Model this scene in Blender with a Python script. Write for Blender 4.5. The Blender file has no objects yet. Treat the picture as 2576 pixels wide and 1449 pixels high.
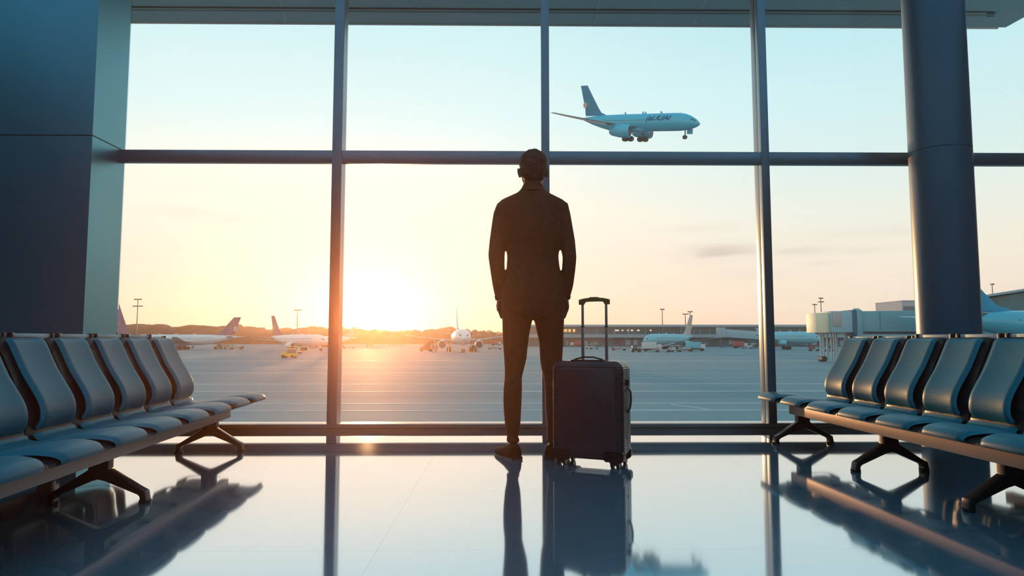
import bpy, bmesh, math, random
from mathutils import Vector, Matrix, noise
random.seed(7)
PI = math.pi
sc = bpy.context.scene
COL = sc.collection

# ------------------------------------------------------------------ camera
W, H, F = 2576.0, 1449.0, 1680.0
HAZE_IN, HAZE_OUT = 0.0075, 0.00019
CAMZ = 0.72
PITCH = math.atan(129.0 / F)
YAW = math.radians(0.78)
cam_d = bpy.data.cameras.new('camera'); cam = bpy.data.objects.new('camera', cam_d); COL.objects.link(cam)
cam_d.sensor_width = 36.0; cam_d.lens = 36.0 * F / W
cam_d.clip_start = 0.05; cam_d.clip_end = 8000
cam.location = (0, 0, CAMZ)
cam.rotation_euler = (PI / 2 + PITCH, 0, -YAW)
sc.camera = cam
Fv = Vector((math.sin(YAW) * math.cos(PITCH), math.cos(YAW) * math.cos(PITCH), math.sin(PITCH)))
Rv = Vector((math.cos(YAW), -math.sin(YAW), 0)); Uv = Rv.cross(Fv)
C0 = Vector((0, 0, CAMZ))
def ray(px, py): return Fv * F + Rv * (px - W / 2) + Uv * (H / 2 - py)
def at(px, py, Y):
    r = ray(px, py); return C0 + r * (Y / r.y)
def gnd(px, py, z):
    r = ray(px, py); return C0 + r * ((z - CAMZ) / r.z)

# ------------------------------------------------------------------ materials
def srgb(r, g, b):
    f = lambda c: (c / 255 / 12.92) if c / 255 <= 0.04045 else ((c / 255 + 0.055) / 1.055) ** 2.4
    return (f(r), f(g), f(b), 1)
MATS = {}
def mat(name, col, rough=0.5, metal=0.0, spec=0.5, var=0.06, vscale=6.0, bump=0.0, bscale=80.0, coat=0.0, stretch=None, emit=None, es=1.0):
    if name in MATS: return MATS[name]
    m = bpy.data.materials.new(name); m.use_nodes = True
    nt = m.node_tree; b = nt.nodes['Principled BSDF']
    tc = nt.nodes.new('ShaderNodeTexCoord'); n = nt.nodes.new('ShaderNodeTexNoise')
    n.inputs['Scale'].default_value = vscale; n.inputs['Detail'].default_value = 3
    if stretch:
        mp = nt.nodes.new('ShaderNodeMapping'); mp.inputs['Scale'].default_value = stretch
        nt.links.new(tc.outputs['Object'], mp.inputs[0]); nt.links.new(mp.outputs[0], n.inputs['Vector'])
    else:
        nt.links.new(tc.outputs['Object'], n.inputs['Vector'])
    r = nt.nodes.new('ShaderNodeValToRGB')
    c = Vector(col[:3])
    r.color_ramp.elements[0].position = 0.3; r.color_ramp.elements[1].position = 0.7
    r.color_ramp.elements[0].color = (*[max(0, x * (1 - var)) for x in c], 1)
    r.color_ramp.elements[1].color = (*[min(1, x * (1 + var)) for x in c], 1)
    nt.links.new(n.outputs['Fac'], r.inputs['Fac']); nt.links.new(r.outputs['Color'], b.inputs['Base Color'])
    b.inputs['Roughness'].default_value = rough; b.inputs['Metallic'].default_value = metal
    b.inputs['Specular IOR Level'].default_value = spec; b.inputs['Coat Weight'].default_value = coat
    if bump:
        n2 = nt.nodes.new('ShaderNodeTexNoise'); n2.inputs['Scale'].default_value = bscale
        nt.links.new(tc.outputs['Object'], n2.inputs['Vector'])
        bp = nt.nodes.new('ShaderNodeBump'); bp.inputs['Strength'].default_value = bump; bp.inputs['Distance'].default_value = 0.002
        nt.links.new(n2.outputs['Fac'], bp.inputs['Height']); nt.links.new(bp.outputs[0], b.inputs['Normal'])
    if emit:
        b.inputs['Emission Color'].default_value = emit; b.inputs['Emission Strength'].default_value = es
    MATS[name] = m
    return m

def floor_material():
    m = bpy.data.materials.new('polished_floor'); m.use_nodes = True
    nt = m.node_tree; nt.nodes.clear(); N = nt.nodes.new; L = nt.links.new
    out = N('ShaderNodeOutputMaterial'); mix = N('ShaderNodeMixShader')
    dif = N('ShaderNodeBsdfDiffuse'); gl = N('ShaderNodeBsdfGlossy'); lw = N('ShaderNodeLayerWeight')
    lw.inputs['Blend'].default_value = 0.5
    mr = N('ShaderNodeMapRange'); mr.inputs['From Min'].default_value = 0.45; mr.inputs['From Max'].default_value = 0.95
    mr.inputs['To Min'].default_value = 0.50; mr.inputs['To Max'].default_value = 0.90
    L(lw.outputs['Facing'], mr.inputs['Value']); L(mr.outputs[0], mix.inputs['Fac'])
    tc = N('ShaderNodeTexCoord')
    # tile joints
    sep = N('ShaderNodeSeparateXYZ'); L(tc.outputs['Object'], sep.inputs[0])
    def line(sock, off):
        a = N('ShaderNodeMath'); a.operation = 'ADD'; a.inputs[1].default_value = off; L(sock, a.inputs[0])
        p = N('ShaderNodeMath'); p.operation = 'PINGPONG'; p.inputs[1].default_value = 0.45; L(a.outputs[0], p.inputs[0])
        g = N('ShaderNodeMath'); g.operation = 'LESS_THAN'; g.inputs[1].default_value = 0.0016; L(p.outputs[0], g.inputs[0]); return g.outputs[0]
    mx = N('ShaderNodeMath'); mx.operation = 'MAXIMUM'
    L(line(sep.outputs['X'], 0.43), mx.inputs[0]); L(line(sep.outputs['Y'], 0.35), mx.inputs[1])
    n = N('ShaderNodeTexNoise'); n.inputs['Scale'].default_value = 1.3; n.inputs['Detail'].default_value = 4
    L(tc.outputs['Object'], n.inputs['Vector'])
    cr = N('ShaderNodeValToRGB'); cr.color_ramp.elements[0].color = (0.23, 0.42, 0.54, 1); cr.color_ramp.elements[1].color = (0.27, 0.46, 0.58, 1)
    L(n.outputs['Fac'], cr.inputs['Fac'])
    mc = N('ShaderNodeMix'); mc.data_type = 'RGBA'; L(mx.outputs[0], mc.inputs['Factor']); L(cr.outputs[0], mc.inputs['A']); mc.inputs['B'].default_value = (0.25, 0.33, 0.38, 1)
    L(mc.outputs['Result'], dif.inputs['Color'])
    gc = N('ShaderNodeMix'); gc.data_type = 'RGBA'; L(mx.outputs[0], gc.inputs['Factor']); gc.inputs['A'].default_value = (0.94, 0.95, 0.97, 1); gc.inputs['B'].default_value = (0.84, 0.86, 0.88, 1)
    L(gc.outputs['Result'], gl.inputs['Color'])
    n2 = N('ShaderNodeTexNoise'); n2.inputs['Scale'].default_value = 3; L(tc.outputs['Object'], n2.inputs['Vector'])
    rr = N('ShaderNodeMapRange'); rr.inputs['To Min'].default_value = 0.045; rr.inputs['To Max'].default_value = 0.075
    L(n2.outputs['Fac'], rr.inputs['Value']); L(rr.outputs[0], gl.inputs['Roughness'])
    L(dif.outputs[0], mix.inputs[1]); L(gl.outputs[0], mix.inputs[2]); L(mix.outputs[0], out.inputs[0])
    return m

def glass_material():
    m = bpy.data.materials.new('window_glass'); m.use_nodes = True
    nt = m.node_tree; nt.nodes.clear(); N = nt.nodes.new; L = nt.links.new
    out = N('ShaderNodeOutputMaterial'); mix = N('ShaderNodeMixShader')
    t = N('ShaderNodeBsdfTransparent'); t.inputs[0].default_value = (0.985, 0.99, 0.99, 1)
    g = N('ShaderNodeBsdfGlossy'); g.inputs['Roughness'].default_value = 0.0
    fr = N('ShaderNodeFresnel'); fr.inputs['IOR'].default_value = 1.2
    L(fr.outputs[0], mix.inputs['Fac']); L(t.outputs[0], mix.inputs[1]); L(g.outputs[0], mix.inputs[2]); L(mix.outputs[0], out.inputs[0])
    return m

def tarmac_material():
    m = bpy.data.materials.new('apron_concrete'); m.use_nodes = True
    nt = m.node_tree; b = nt.nodes['Principled BSDF']; N = nt.nodes.new; L = nt.links.new
    tc = N('ShaderNodeTexCoord'); mp = N('ShaderNodeMapping'); mp.inputs['Scale'].default_value = (0.004, 0.11, 1)
    L(tc.outputs['Object'], mp.inputs[0])
    n = N('ShaderNodeTexNoise'); n.inputs['Scale'].default_value = 1.0; n.inputs['Detail'].default_value = 5; n.inputs['Roughness'].default_value = 0.6
    L(mp.outputs[0], n.inputs['Vector'])
    cr = N('ShaderNodeValToRGB'); e = cr.color_ramp.elements
    e[0].position = 0.36; e[0].color = (0.10, 0.19, 0.22, 1); e[1].position = 0.66; e[1].color = (0.18, 0.28, 0.31, 1)
    L(n.outputs['Fac'], cr.inputs['Fac']); L(cr.outputs[0], b.inputs['Base Color'])
    b.inputs['Roughness'].default_value = 0.78; b.inputs['Specular IOR Level'].default_value = 0.35
    return m

# ------------------------------------------------------------------ mesh helpers
def empty(name, loc=(0, 0, 0), rz=0.0):
    o = bpy.data.objects.new(name, None); COL.objects.link(o); o.location = loc; o.rotation_euler = (0, 0, rz)
    o.empty_display_size = 0.1
    return o
def tag(o, label=None, cat=None, group=None, kind=None):
    if label: o['label'] = label
    if cat: o['category'] = cat
    if group: o['group'] = group
    if kind: o['kind'] = kind
    return o
class MB:
    def __init__(s): s.v = []; s.f = []
    def add(s, vs, fs):
        k = len(s.v); s.v += [tuple(v) for v in vs]; s.f += [tuple(i + k for i in f) for f in fs]; return s
    def box(s, x0, x1, y0, y1, z0, z1):
        vs = [(x, y, z) for z in (z0, z1) for y in (y0, y1) for x in (x0, x1)]
        return s.add(vs, [(0, 2, 3, 1), (4, 5, 7, 6), (0, 1, 5, 4), (1, 3, 7, 5), (3, 2, 6, 7), (2, 0, 4, 6)])
    def loft(s, rings, cap=True, closed=False):
        n = len(rings[0]); vs = [p for r in rings for p in r]; fs = []
        m = len(rings)
        for i in range(m if closed else m - 1):
            j = (i + 1) % m
            for k in range(n):
                l = (k + 1) % n
                fs.append((i * n + k, i * n + l, j * n + l, j * n + k))
        if cap and not closed:
            fs.append(tuple(reversed(range(n)))); fs.append(tuple((m - 1) * n + k for k in range(n)))
        return s.add(vs, fs)
    def tube(s, pts, rad, n=12, cap=True):
        pts = [Vector(p) for p in pts]; rings = []
        if not hasattr(rad, '__len__'): rad = [rad] * len(pts)
        prev = None
        for i, p in enumerate(pts):
            a = pts[max(0, i - 1)]; b = pts[min(len(pts) - 1, i + 1)]; t = (b - a).normalized()
            if prev is None:
                up = Vector((0, 0, 1)) if abs(t.z) < 0.9 else Vector((0, 1, 0))
                u = t.cross(up).normalized()
            else:
                u = (prev - t * prev.dot(t)).normalized()
            prev = u; w = t.cross(u)
            r = rad[i]; rx, ry = (r if hasattr(r, '__len__') else (r, r))
            rings.append([p + u * math.cos(2 * PI * k / n) * rx + w * math.sin(2 * PI * k / n) * ry for k in range(n)])
        return s.loft(rings, cap)
    def cyl(s, c, r, h, axis='z', n=24, r2=None):
        c = Vector(c); r2 = r if r2 is None else r2; rings = []
        for d, rr in ((-h / 2, r), (h / 2, r2)):
            ring = []
            for k in range(n):
                a = 2 * PI * k / n; x, y = math.cos(a) * rr, math.sin(a) * rr
                q = {'z': (x, y, d), 'x': (d, x, y), 'y': (y, d, x)}[axis]
                ring.append(c + Vector(q))
            rings.append(ring)
        return s.loft(rings)
    def build(s, name, m, parent=None, smooth=False, bevel=0.0, subsurf=0, segs=2, angle=40):
        me = bpy.data.meshes.new(name); me.from_pydata(s.v, [], s.f); me.update()
        bm = bmesh.new(); bm.from_mesh(me); bmesh.ops.recalc_face_normals(bm, faces=bm.faces)
        if bevel:
            ed = [e for e in bm.edges if len(e.link_faces) == 2 and e.calc_face_angle(0) > 0.6]
            bmesh.ops.bevel(bm, geom=ed, offset=bevel, segments=segs, profile=0.6, affect='EDGES', clamp_overlap=True)
        for e in bm.edges:
            e.smooth = not (len(e.link_faces) == 2 and e.calc_face_angle(0) > math.radians(angle))
        if smooth or bevel:
            for f in bm.faces: f.smooth = True
        bm.to_mesh(me); bm.free()
        o = bpy.data.objects.new(name, me); COL.objects.link(o)
        if m: me.materials.append(m)
        if parent: o.parent = parent
        if subsurf:
            md = o.modifiers.new('subdivision', 'SUBSURF'); md.levels = subsurf; md.render_levels = subsurf
        return o
def sring(cx, cy, z, a, b, e=2.2, n=32):
    out = []
    for k in range(n):
        t = 2 * PI * k / n; c, s_ = math.cos(t), math.sin(t)
        out.append(Vector((cx + a * math.copysign(abs(c) ** (2 / e), c), cy + b * math.copysign(abs(s_) ** (2 / e), s_), z)))
    return out
def struct(name, mb, m, label, **k):
    o = mb.build(name, m, **k); tag(o, label, None, None, 'structure'); return o
def copy_tree(o, parent=None):
    c = o.copy(); COL.objects.link(c); c.parent = parent
    for ch in list(o.children): copy_tree(ch, c)
    return c
def interp(tab, y):
    if y <= tab[0][0]: return tab[0][1:]
    for a, b in zip(tab, tab[1:]):
        if y <= b[0]:
            t = (y - a[0]) / (b[0] - a[0]); return tuple(p + (q - p) * t for p, q in zip(a[1:], b[1:]))
    return tab[-1][1:]

# materials used in several places
M_frame = mat('window_frame_metal', (0.20, 0.26, 0.31), 0.30, 0.7, 0.5, 0.05)
M_rail = mat('rail_metal', (0.30, 0.26, 0.26), 0.38, 0.35, 0.5, 0.05)
M_wall = mat('wall_panel', (0.018, 0.070, 0.095), 0.55, 0, 0.35, 0.04, 1.5)
M_reveal = mat('pier_cladding', (0.12, 0.34, 0.41), 0.34, 0.8, 0.5, 0.04, 1.5)
M_ceiling = mat('ceiling_panel', (0.34, 0.42, 0.45), 0.5, 0, 0.4, 0.04, 1.0)
M_canopy = mat('canopy_soffit', (0.22, 0.42, 0.50), 0.45, 0.1, 0.5, 0.05, 0.6)
M_dark = mat('dark_gap', (0.02, 0.03, 0.04), 0.6)
M_ledge = mat('pale_ledge', (0.75, 0.76, 0.76), 0.22, 0.3, 0.6)
M_column = mat('column_paint', (0.10, 0.17, 0.23), 0.34, 0.15, 0.5, 0.03, 1.0)
M_black = mat('black_plastic', (0.018, 0.016, 0.020), 0.42, 0, 0.45)
M_legs = mat('dark_cast_metal', (0.045, 0.038, 0.042), 0.38, 0.35, 0.5)
M_beam = mat('bronze_beam_metal', (0.24, 0.16, 0.145), 0.42, 0.45, 0.5, 0.05)
M_pad = mat('blue_leather', (0.003, 0.19, 0.265), 0.42, 0, 0.26, 0.10, 5, 0.25, 160)
M_glass = glass_material()

# ------------------------------------------------------------------ the building shell
YW = 4.95          # plane of the glass
YF = YW - 0.07     # front of the mullions
YP = 4.55          # front of the pier
ZC = 4.55          # ceiling
ZT = -3.28         # apron
XP = at(208, 845, YP).x
XR = 7.5
struct('floor', MB().box(-7, XR, -6, YW + 0.10, -0.25, 0.0), floor_material(), 'glossy pale floor reflecting the window wall and the sunset sky')
struct('ceiling', MB().box(-7, XR, -6, YW + 0.1, ZC, ZC + 0.3), M_ceiling, 'pale ceiling of the departure hall')
mbw = MB().box(-7, XP, YP, YW + 0.004, 0, 2.118).box(-7, XP, YP, YW + 0.004, 2.126, ZC)
o = struct('wall_left', mbw, M_reveal, 'dark blue wall pier beside the leftmost window with one horizontal joint')
struct('trim_1', MB().box(-7, XP - 0.004, YP + 0.004, YW, 2.116, 2.128), M_dark, 'thin dark joint line running across the wall pier')
struct('wall_left_side', MB().box(-7.2, -7, -6, YW + 0.1, 0, ZC), M_wall, 'blue side wall of the hall')
struct('wall_right', MB().box(XR, XR + 0.2, -6, YW + 0.1, 0, ZC), M_wall, 'blue wall closing the hall on the column side')
struct('wall_back', MB().box(-7, XR, -6.2, -6, 0, ZC), M_wall, 'blue wall behind the seating')

# mullions
mull = [at(838, 852, YF).x, at(1374, 852, YF).x, at(1939, 852, YF).x, at(2420, 852, YF).x, 4.95, 6.5]
names = ['left of the standing man', 'directly behind the head of the standing man', 'catching the sun beyond the suitcase', 'hidden behind the round column', 'beyond the round column', 'furthest past the column']
wm = [0.072, 0.060, 0.060, 0.06, 0.06, 0.06]
for i, (x, nm) in enumerate(zip(mull, names)):
    w = wm[i] / 2
    m = MB().box(x - w, x + w, YF, YW - 0.014, 0, ZC).box(x - w * 0.72, x + w * 0.72, YW + 0.014, YW + 0.10, 0, ZC)
    struct('trim_%d' % (i + 2), m, M_frame, 'vertical metal mullion ' + nm, bevel=0.003)
zt0 = at(1000, 409, YF).z; zt1 = at(1000, 378, YF).z
struct('trim_8', MB().box(XP, XR, YF + 0.006, YW - 0.014, zt0, zt1), M_frame, 'horizontal metal transom crossing all the windows', bevel=0.003)
# low rail, in three lengths
def rail(n, x0, x1, lab, yf):
    m = MB().box(x0, x1, yf, YW - 0.016, 0.028, 0.082).box(x0, x1, yf - 0.012, YW - 0.016, 0.086, 0.112).box(x0 + .01, x1 - .01, yf + 0.01, YW - 0.02, 0.080, 0.088)
    struct(n, m, M_rail, lab, bevel=0.004)
rail('trim_9', XP, at(1383, 1070, YF).x, 'low metal rail along the window foot behind the left seats and the man', YF - 0.01)
rail('trim_10', at(1386, 1070, YF).x, at(1953, 1070, YF).x, 'low metal rail along the window foot between suitcase and right seats', YF - 0.01)
rail('trim_11', at(1956, 1070, YF).x, XR, 'low metal rail along the window foot behind the right seats', YF + 0.012)
struct('trim_12', MB().box(-7, XR, YW + 0.101, 5.95, -0.3, -0.001), M_ledge, 'pale outer ledge seen as a bright line above the low rail')

# panes: one window per bay, an upper and a lower pane each
edges = [XP] + mull + [XR]
wl = ['between the wall pier and the mullion on its right', 'left of the standing man and behind him', 'behind the suitcase with the flying airliner in view', 'left of the round column with the jet bridge in view',
      'behind and right of the round column', 'beyond the column past the visible seats', 'furthest bay at the side wall']
for i in range(len(edges) - 1):
    x0, x1 = edges[i] + (0.0005 if i == 0 else 0.012), edges[i + 1] - 0.012
    r = empty('window_%d' % (i + 1), ((x0 + x1) / 2, YW, 0)); tag(r, 'tall glass window bay ' + wl[i], None, None, 'structure')
    hw = (x1 - x0) / 2
    for z0, z1 in ((0.03, (zt0 + zt1) / 2 - .003), ((zt0 + zt1) / 2 + .003, ZC - 0.01)):
        MB().box(-hw, hw, -0.006, 0.006, z0, z1).build('pane', M_glass, r)

# exterior canopy: far edge runs slightly away to the right
zcan = 5.05
cl = gnd(330, 55, zcan); cr_ = gnd(2530, 69, zcan); c3 = gnd(2640, 8, zcan)
cn = empty('canopy', (cl.x, cl.y, zcan)); tag(cn, 'grey roof canopy outside above the windows with dark linear slots', 'canopy')
d = (cr_ - cl).normalized(); d2 = (c3 - cr_).normalized()
A0 = cl - d * 14; back = 3.6
def cpoly(pts, z0, z1):
    vs = [(p.x - cl.x, p.y - cl.y, z) for z in (z0, z1) for p in pts]; n = len(pts)
    return MB().add(vs, [tuple(range(n)), tuple(range(2 * n - 1, n - 1, -1))] + [(i, (i + 1) % n, n + (i + 1) % n, n + i) for i in range(n)])
nb = Vector((d.y, -d.x, 0))
far_r = cr_ + d2 * (4.2)
cpoly([A0, cr_, far_r, A0 + nb * 3.4], 0, 0.35).build('soffit', M_canopy, cn)
M_lip = mat('canopy_edge', (0.55, 0.62, 0.64), 0.4, 0.2)
cpoly([A0 + nb * -0.03, cr_ + nb * -0.03 - d * .1, cr_ - d * .1 - nb*.001, A0 - nb*.001], -0.012, 0.3).build('edge_trim', M_lip, cn)
# slots
for py0, py1, th in ((17.5, 30, 0.02), (21.5, 35.5, 0.045), (27.5, 41, 0.02)):
    a = gnd(330, py0, zcan); b = gnd(2500, py1, zcan); dd = (b - a).normalized(); a = a - dd * 3
    nn = Vector((dd.y, -dd.x, 0)) * th
    cpoly([a, b, b + nn, a + nn], -0.006, -0.002).build('slot', M_dark, cn)
M_track = mat('bright_metal_rail', (0.75, 0.7, 0.62), 0.25, 1.0)
for py0, py1 in ((19.6, 32.6), (24.6, 38.2)):
    a = gnd(330, py0, zcan); b = gnd(2480, py1, zcan); dd = (b - a).normalized(); a = a - dd * 3; nn = Vector((dd.y, -dd.x, 0)) * 0.02
    cpoly([a, b, b + nn, a + nn], -0.02, -0.001).build('slot_rail', M_canopy, cn)
for px, py, qx, qy in ((1742, 64, 1790, -25), (2160, 66, 2300, -25), (2455, 64, 2519, 29), (1500, 58, 1512, -20), (720, 55, 700, -20)):
    a = gnd(px, py, zcan); b = gnd(qx, qy, zcan); dd = (b - a).normalized(); nn = Vector((dd.y, -dd.x, 0)) * 0.012
    cpoly([a, b, b + nn, a + nn], -0.004, -0.001).build('panel_seam', M_lip, cn)

# round column
ccy = 4.60; cc = at(2387, 845, ccy); r_c = (at(2457, 845, ccy).x - at(2317, 845, ccy).x) / 2
m = MB(); m.loft([sring(0, 0, z, rr, rr, 2, 72) for z, rr in ((0, r_c + .004), (0.015, r_c + .004), (0.016, r_c), (2.03, r_c), (2.034, r_c - .004), (2.04, r_c - .004), (2.044, r_c), (ZC, r_c))])
col_o = m.build('column', M_column, smooth=True, angle=15); col_o.location = (cc.x, ccy, 0)
tag(col_o, 'round blue-grey column standing by the window behind the right seats', None, None, 'structure')

# ------------------------------------------------------------------ beam seating
def slab_profile(pts, width, th, wid_fn=None, dish=0.0, n=9, side=1):
    """sweep a rounded cross-section (across v) along profile pts (u,z)"""
    pts = [Vector((p[0], 0, p[1])) for p in pts]; mb = MB(); rings = []
    L = len(pts)
    for i, p in enumerate(pts):
        a = pts[max(0, i - 1)]; b = pts[min(L - 1, i + 1)]; t = (b - a).normalized()
        nrm = Vector((-t.z, 0, t.x)) * side
        w = (wid_fn(i / (L - 1)) if wid_fn else 1.0) * width / 2
        hh = th / 2
        ring = []
        top = []; bot = []
        for k in range(n):
            q = -1 + 2 * k / (n - 1)
            edge = max(0.0, abs(q) - 0.80) / 0.20
            h2 = hh * math.sqrt(max(0.0, 1 - edge ** 2)) if edge > 0 else hh
            dz = -dish * (1 - q * q)
            top.append(p + Vector((0, q * w, 0)) + nrm * (h2 * 1.0 + dz))
            bot.append(p + Vector((0, q * w, 0)) + nrm * (-h2 + dz))
        ring = top + bot[::-1][1:-1] if False else top + bot[::-1]
        rings.append(ring)
    mb.loft(rings); return mb
def spline(pts, n):
    out = []
    P = [Vector((p[0], p[1], 0)) for p in pts]
    P = [P[0] * 2 - P[1]] + P + [P[-1] * 2 - P[-2]]
    seg = len(P) - 3
    for i in range(n):
        s = i / (n - 1) * seg; k = min(int(s), seg - 1); t = s - k
        a, b, c, d_ = P[k:k + 4]
        q = 0.5 * ((2 * b) + (c - a) * t + (2 * a - 5 * b + 4 * c - d_) * t * t + (3 * b - a - 3 * c + d_) * t ** 3)
        out.append((q.x, q.y))
    return out
SHELL = [(-0.006, 0.292), (-0.012, 0.302), (-0.035, 0.312), (-0.10, 0.318), (-0.22, 0.300), (-0.36, 0.268), (-0.45, 0.258), (-0.505, 0.272),
         (-0.522, 0.330), (-0.528, 0.390), (-0.552, 0.465), (-0.60, 0.575), (-0.645, 0.670), (-0.668, 0.712), (-0.685, 0.722)]
SEATP = [(0.008, 0.300), (0.006, 0.312), (-0.022, 0.327), (-0.10, 0.334), (-0.22, 0.317), (-0.36, 0.285), (-0.44, 0.276), (-0.484, 0.284), (-0.500, 0.305)]
BACKP = [(-0.505, 0.326), (-0.486, 0.372), (-0.500, 0.445), (-0.572, 0.565), (-0.622, 0.668), (-0.642, 0.706), (-0.662, 0.716)]
def bench(label, origin, rz, seats, pitch, legs, beam_u, beam_v, group, dz=0.0):
    root = empty('beam_seating', origin, rz); tag(root, label, 'bench', group)
    b = MB().box(beam_u + 0.030, beam_u + 0.075, beam_v[0], beam_v[1], 0.200, 0.272)
    b.build('beam', M_beam, root, bevel=0.004)
    w = pitch - 0.012
    first = None
    for v in seats:
        if first is None:
            sh = slab_profile(spline(SHELL, 46), w, 0.020, lambda t: 1.0, 0.0).build('seat', M_black, root, smooth=True, angle=60)
            MB().box(beam_u + .0, beam_u + .09, -.06, .06, 0.270, 0.296).build('bracket', M_black, sh, bevel=.004)
            # side spines that hold the back
            for s in (-1, 1):
                q = spline([(-0.30, 0.245), (-0.46, 0.235), (-0.545, 0.265), (-0.562, 0.36), (-0.585, 0.46), (-0.63, 0.57), (-0.672, 0.66), (-0.70, 0.715)], 22)
                mb = MB(); rings = []
                for i, (u, z) in enumerate(q):
                    dpt = 0.030 if i > 5 else 0.015
                    rings.append([(u + dpt * .7, s * w * .47 - .011, z), (u + dpt * .7, s * w * .47 + .011, z), (u - dpt, s * w * .47 + .011, z), (u - dpt, s * w * .47 - .011, z)])
                mb.loft(rings).build('back_frame', M_black, sh, smooth=True)
            pw = lambda t: .80 if t < .12 else (.80 + (t - .12) * .7 if t < .35 else .96)
            slab_profile(spline(SEATP, 30), w * 0.97, 0.016, pw, 0.008, 15).build('seat_pad', M_pad, sh, smooth=True, angle=70)
            bw = lambda t: 0.79 if t < 0.85 else 0.79 - (t - .85) * .45
            bp = slab_profile(spline(BACKP, 34), w, 0.028, bw, -0.008, 15).build('back_pad', M_pad, sh, smooth=True, angle=70)
            # grey cap along the top of the back
            MB().box(-0.712, -0.700, -w * .40, w * .40, .708 + dz,   .738 + dz).build('top_rail', mat('pale_back_trim', (0.35, 0.48, 0.54), .4, .2), sh, bevel=.003)
            for s in (-1, 1): MB().box(-0.720, -0.690, s * w * .44 - .012, s * w * .44 + .012, .690 + dz, .743 + dz).build('rail_end', M_black, sh, bevel=.006)
            sh.location = (0, v, 0); first = sh
        else:
            c = copy_tree(first, root); c.location = (0, v, 0)
    for v in legs:
        lg = MB(); prof = [(-.042, .30), (.042, .30), (.042, .150), (.17, .068), (.200, .052), (.207, .012), (.207, .0), (.178, .0), (.178, .030), (.168, .040), (.03, .100), (0, .108), (-.03, .100), (-.168, .040), (-.178, .030), (-.178, 0), (-.207, 0), (-.207, .012), (-.200, .052), (-.17, .068), (-.042, .150)]
        n = len(prof); vs = [(beam_u + p[0], v + y, p[1] if p[1] < .29 else .262) for y in (-.026, .026) for p in prof]
        # outer faces triangulated by strips
        fs = [tuple(range(n - 1, -1, -1)), tuple(range(n, 2 * n))] + [(i, (i + 1) % n, n + (i + 1) % n, n + i) for i in range(n)]
        lo = lg.add(vs, fs).build('leg', M_legs, root, bevel=.005)
        for s in (-1, 1):
            MB().cyl((beam_u + s * .193, v, .006), .026, .012, 'z', 20).build('foot_pad', M_black, lo, smooth=True)
        MB().box(beam_u - .004, beam_u + .008, v - .0335, v - .0255, .175, .24).build('cable_slot', M_beam, lo, bevel=.002)
    return root
# left pair
A = at(271, 1104, 2.64); B = at(669, 980, 4.86)
dx = (B.x - A.x) / (B.y - A.y); angL = -math.atan(dx) ; cL = math.cos(angL)
XL = lambda Y: A.x + dx * (Y - A.y)
y0 = 3.0
org = (XL(y0), y0, 0)
cent = [4.86 - .185 - .37 * k for k in range(10)]
bench('front bench of blue leather seats on the left side, facing the aisle', org, angL, [(c - y0) / cL for c in cent], .37, [(3.04 - y0), (4.40 - y0), (1.75 - y0)], -0.215, (1.15 - y0, 4.55 - y0), 'benches left of the aisle')
offL = 1.40
org2 = (XL(y0) - offL, y0 + 0.0, 0)
def mirrored(label, Xf, dxx, off, rz, seats, legs, group, bv, sgn):
    # a bench behind, turned the other way round: its local +y runs towards the camera
    return bench(label, (Xf + sgn * off, y0, 0), rz + PI, [-(c - y0) for c in seats], .37 if sgn < 0 else .355, [-(l - y0) for l in legs], -0.25, (-(bv[1] - y0), -(bv[0] - y0)), group, .010)
mirrored('rear bench of seats on the left, back to back and facing the wall pier', XL(y0), dx, offL, angL, cent[1:9], [3.0, 4.2, 1.75], 'benches left of the aisle', (1.5, 4.4), -1)
# right pair
A = at(2492, 1099, 2.64); B = at(1903, 981, 4.86)
dxr = (B.x - A.x) / (B.y - A.y)
XRt = lambda Y: A.x + dxr * (Y - A.y)
angR = PI - math.atan(dxr)
centR = [4.86 - .178 - .355 * k for k in range(10)]
bench('front bench of blue leather seats on the right side, facing the aisle', (XRt(y0), y0, 0), angR, [-(c - y0) for c in centR], .355, [-(l - y0) for l in (2.84, 3.68, 4.66)] + [-(1.6 - y0)], -0.235, (-(4.70 - y0), -(1.2 - y0)), 'benches right of the aisle')
bench('rear bench of seats on the right, back to back and facing the round column', (XRt(y0) + 1.40, y0, 0), angR - PI, [(c - y0) for c in centR[2:9]], .355, [c - y0 for c in (2.84, 3.75, 1.7)], -0.25, (1.5 - y0, 4.1 - y0), 'benches right of the aisle', .010)

# ------------------------------------------------------------------ the man
YM = 4.15
def mx_(px, py=800): return at(px, py, YM).x
def mz_(py): return at(1338, py, YM).z
fx = (mx_(1280, 1145) + mx_(1392, 1145)) / 2
man = empty('person', (fx, YM, 0)); tag(man, 'man in a dark brown suit seen from behind, hands in pockets, beside the suitcase', 'person')
M_suit = mat('brown_suit_wool', (0.17, 0.050, 0.030), 0.85, 0, 0.2, 0.12, 30, 0.3, 400)
M_trou = mat('brown_trouser_wool', (0.17, 0.046, 0.028), 0.85, 0, 0.2, 0.12, 30, 0.3, 400)
M_skin = mat('skin', (0.52, 0.25, 0.17), 0.5, 0, 0.4, 0.08, 12)
M_hair = mat('brown_hair', (0.050, 0.016, 0.012), 0.6, 0, 0.4, 0.35, 60, 0.5, 300, stretch=(1, 1, 0.15))
M_shoe = mat('brown_shoe_leather', (0.07, 0.024, 0.015), 0.6, 0, 0.08)
M_eye = mat('eye_white', (0.7, 0.7, 0.68), 0.2); M_shirt = mat('white_shirt', (0.6, 0.6, 0.6), 0.8); M_tie = mat('dark_tie', (0.02, 0.02, 0.05), 0.6)
def L_(px, py, dy=0.0): return Vector((at(px, py, YM).x - fx, dy, at(px, py, YM).z))
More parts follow.
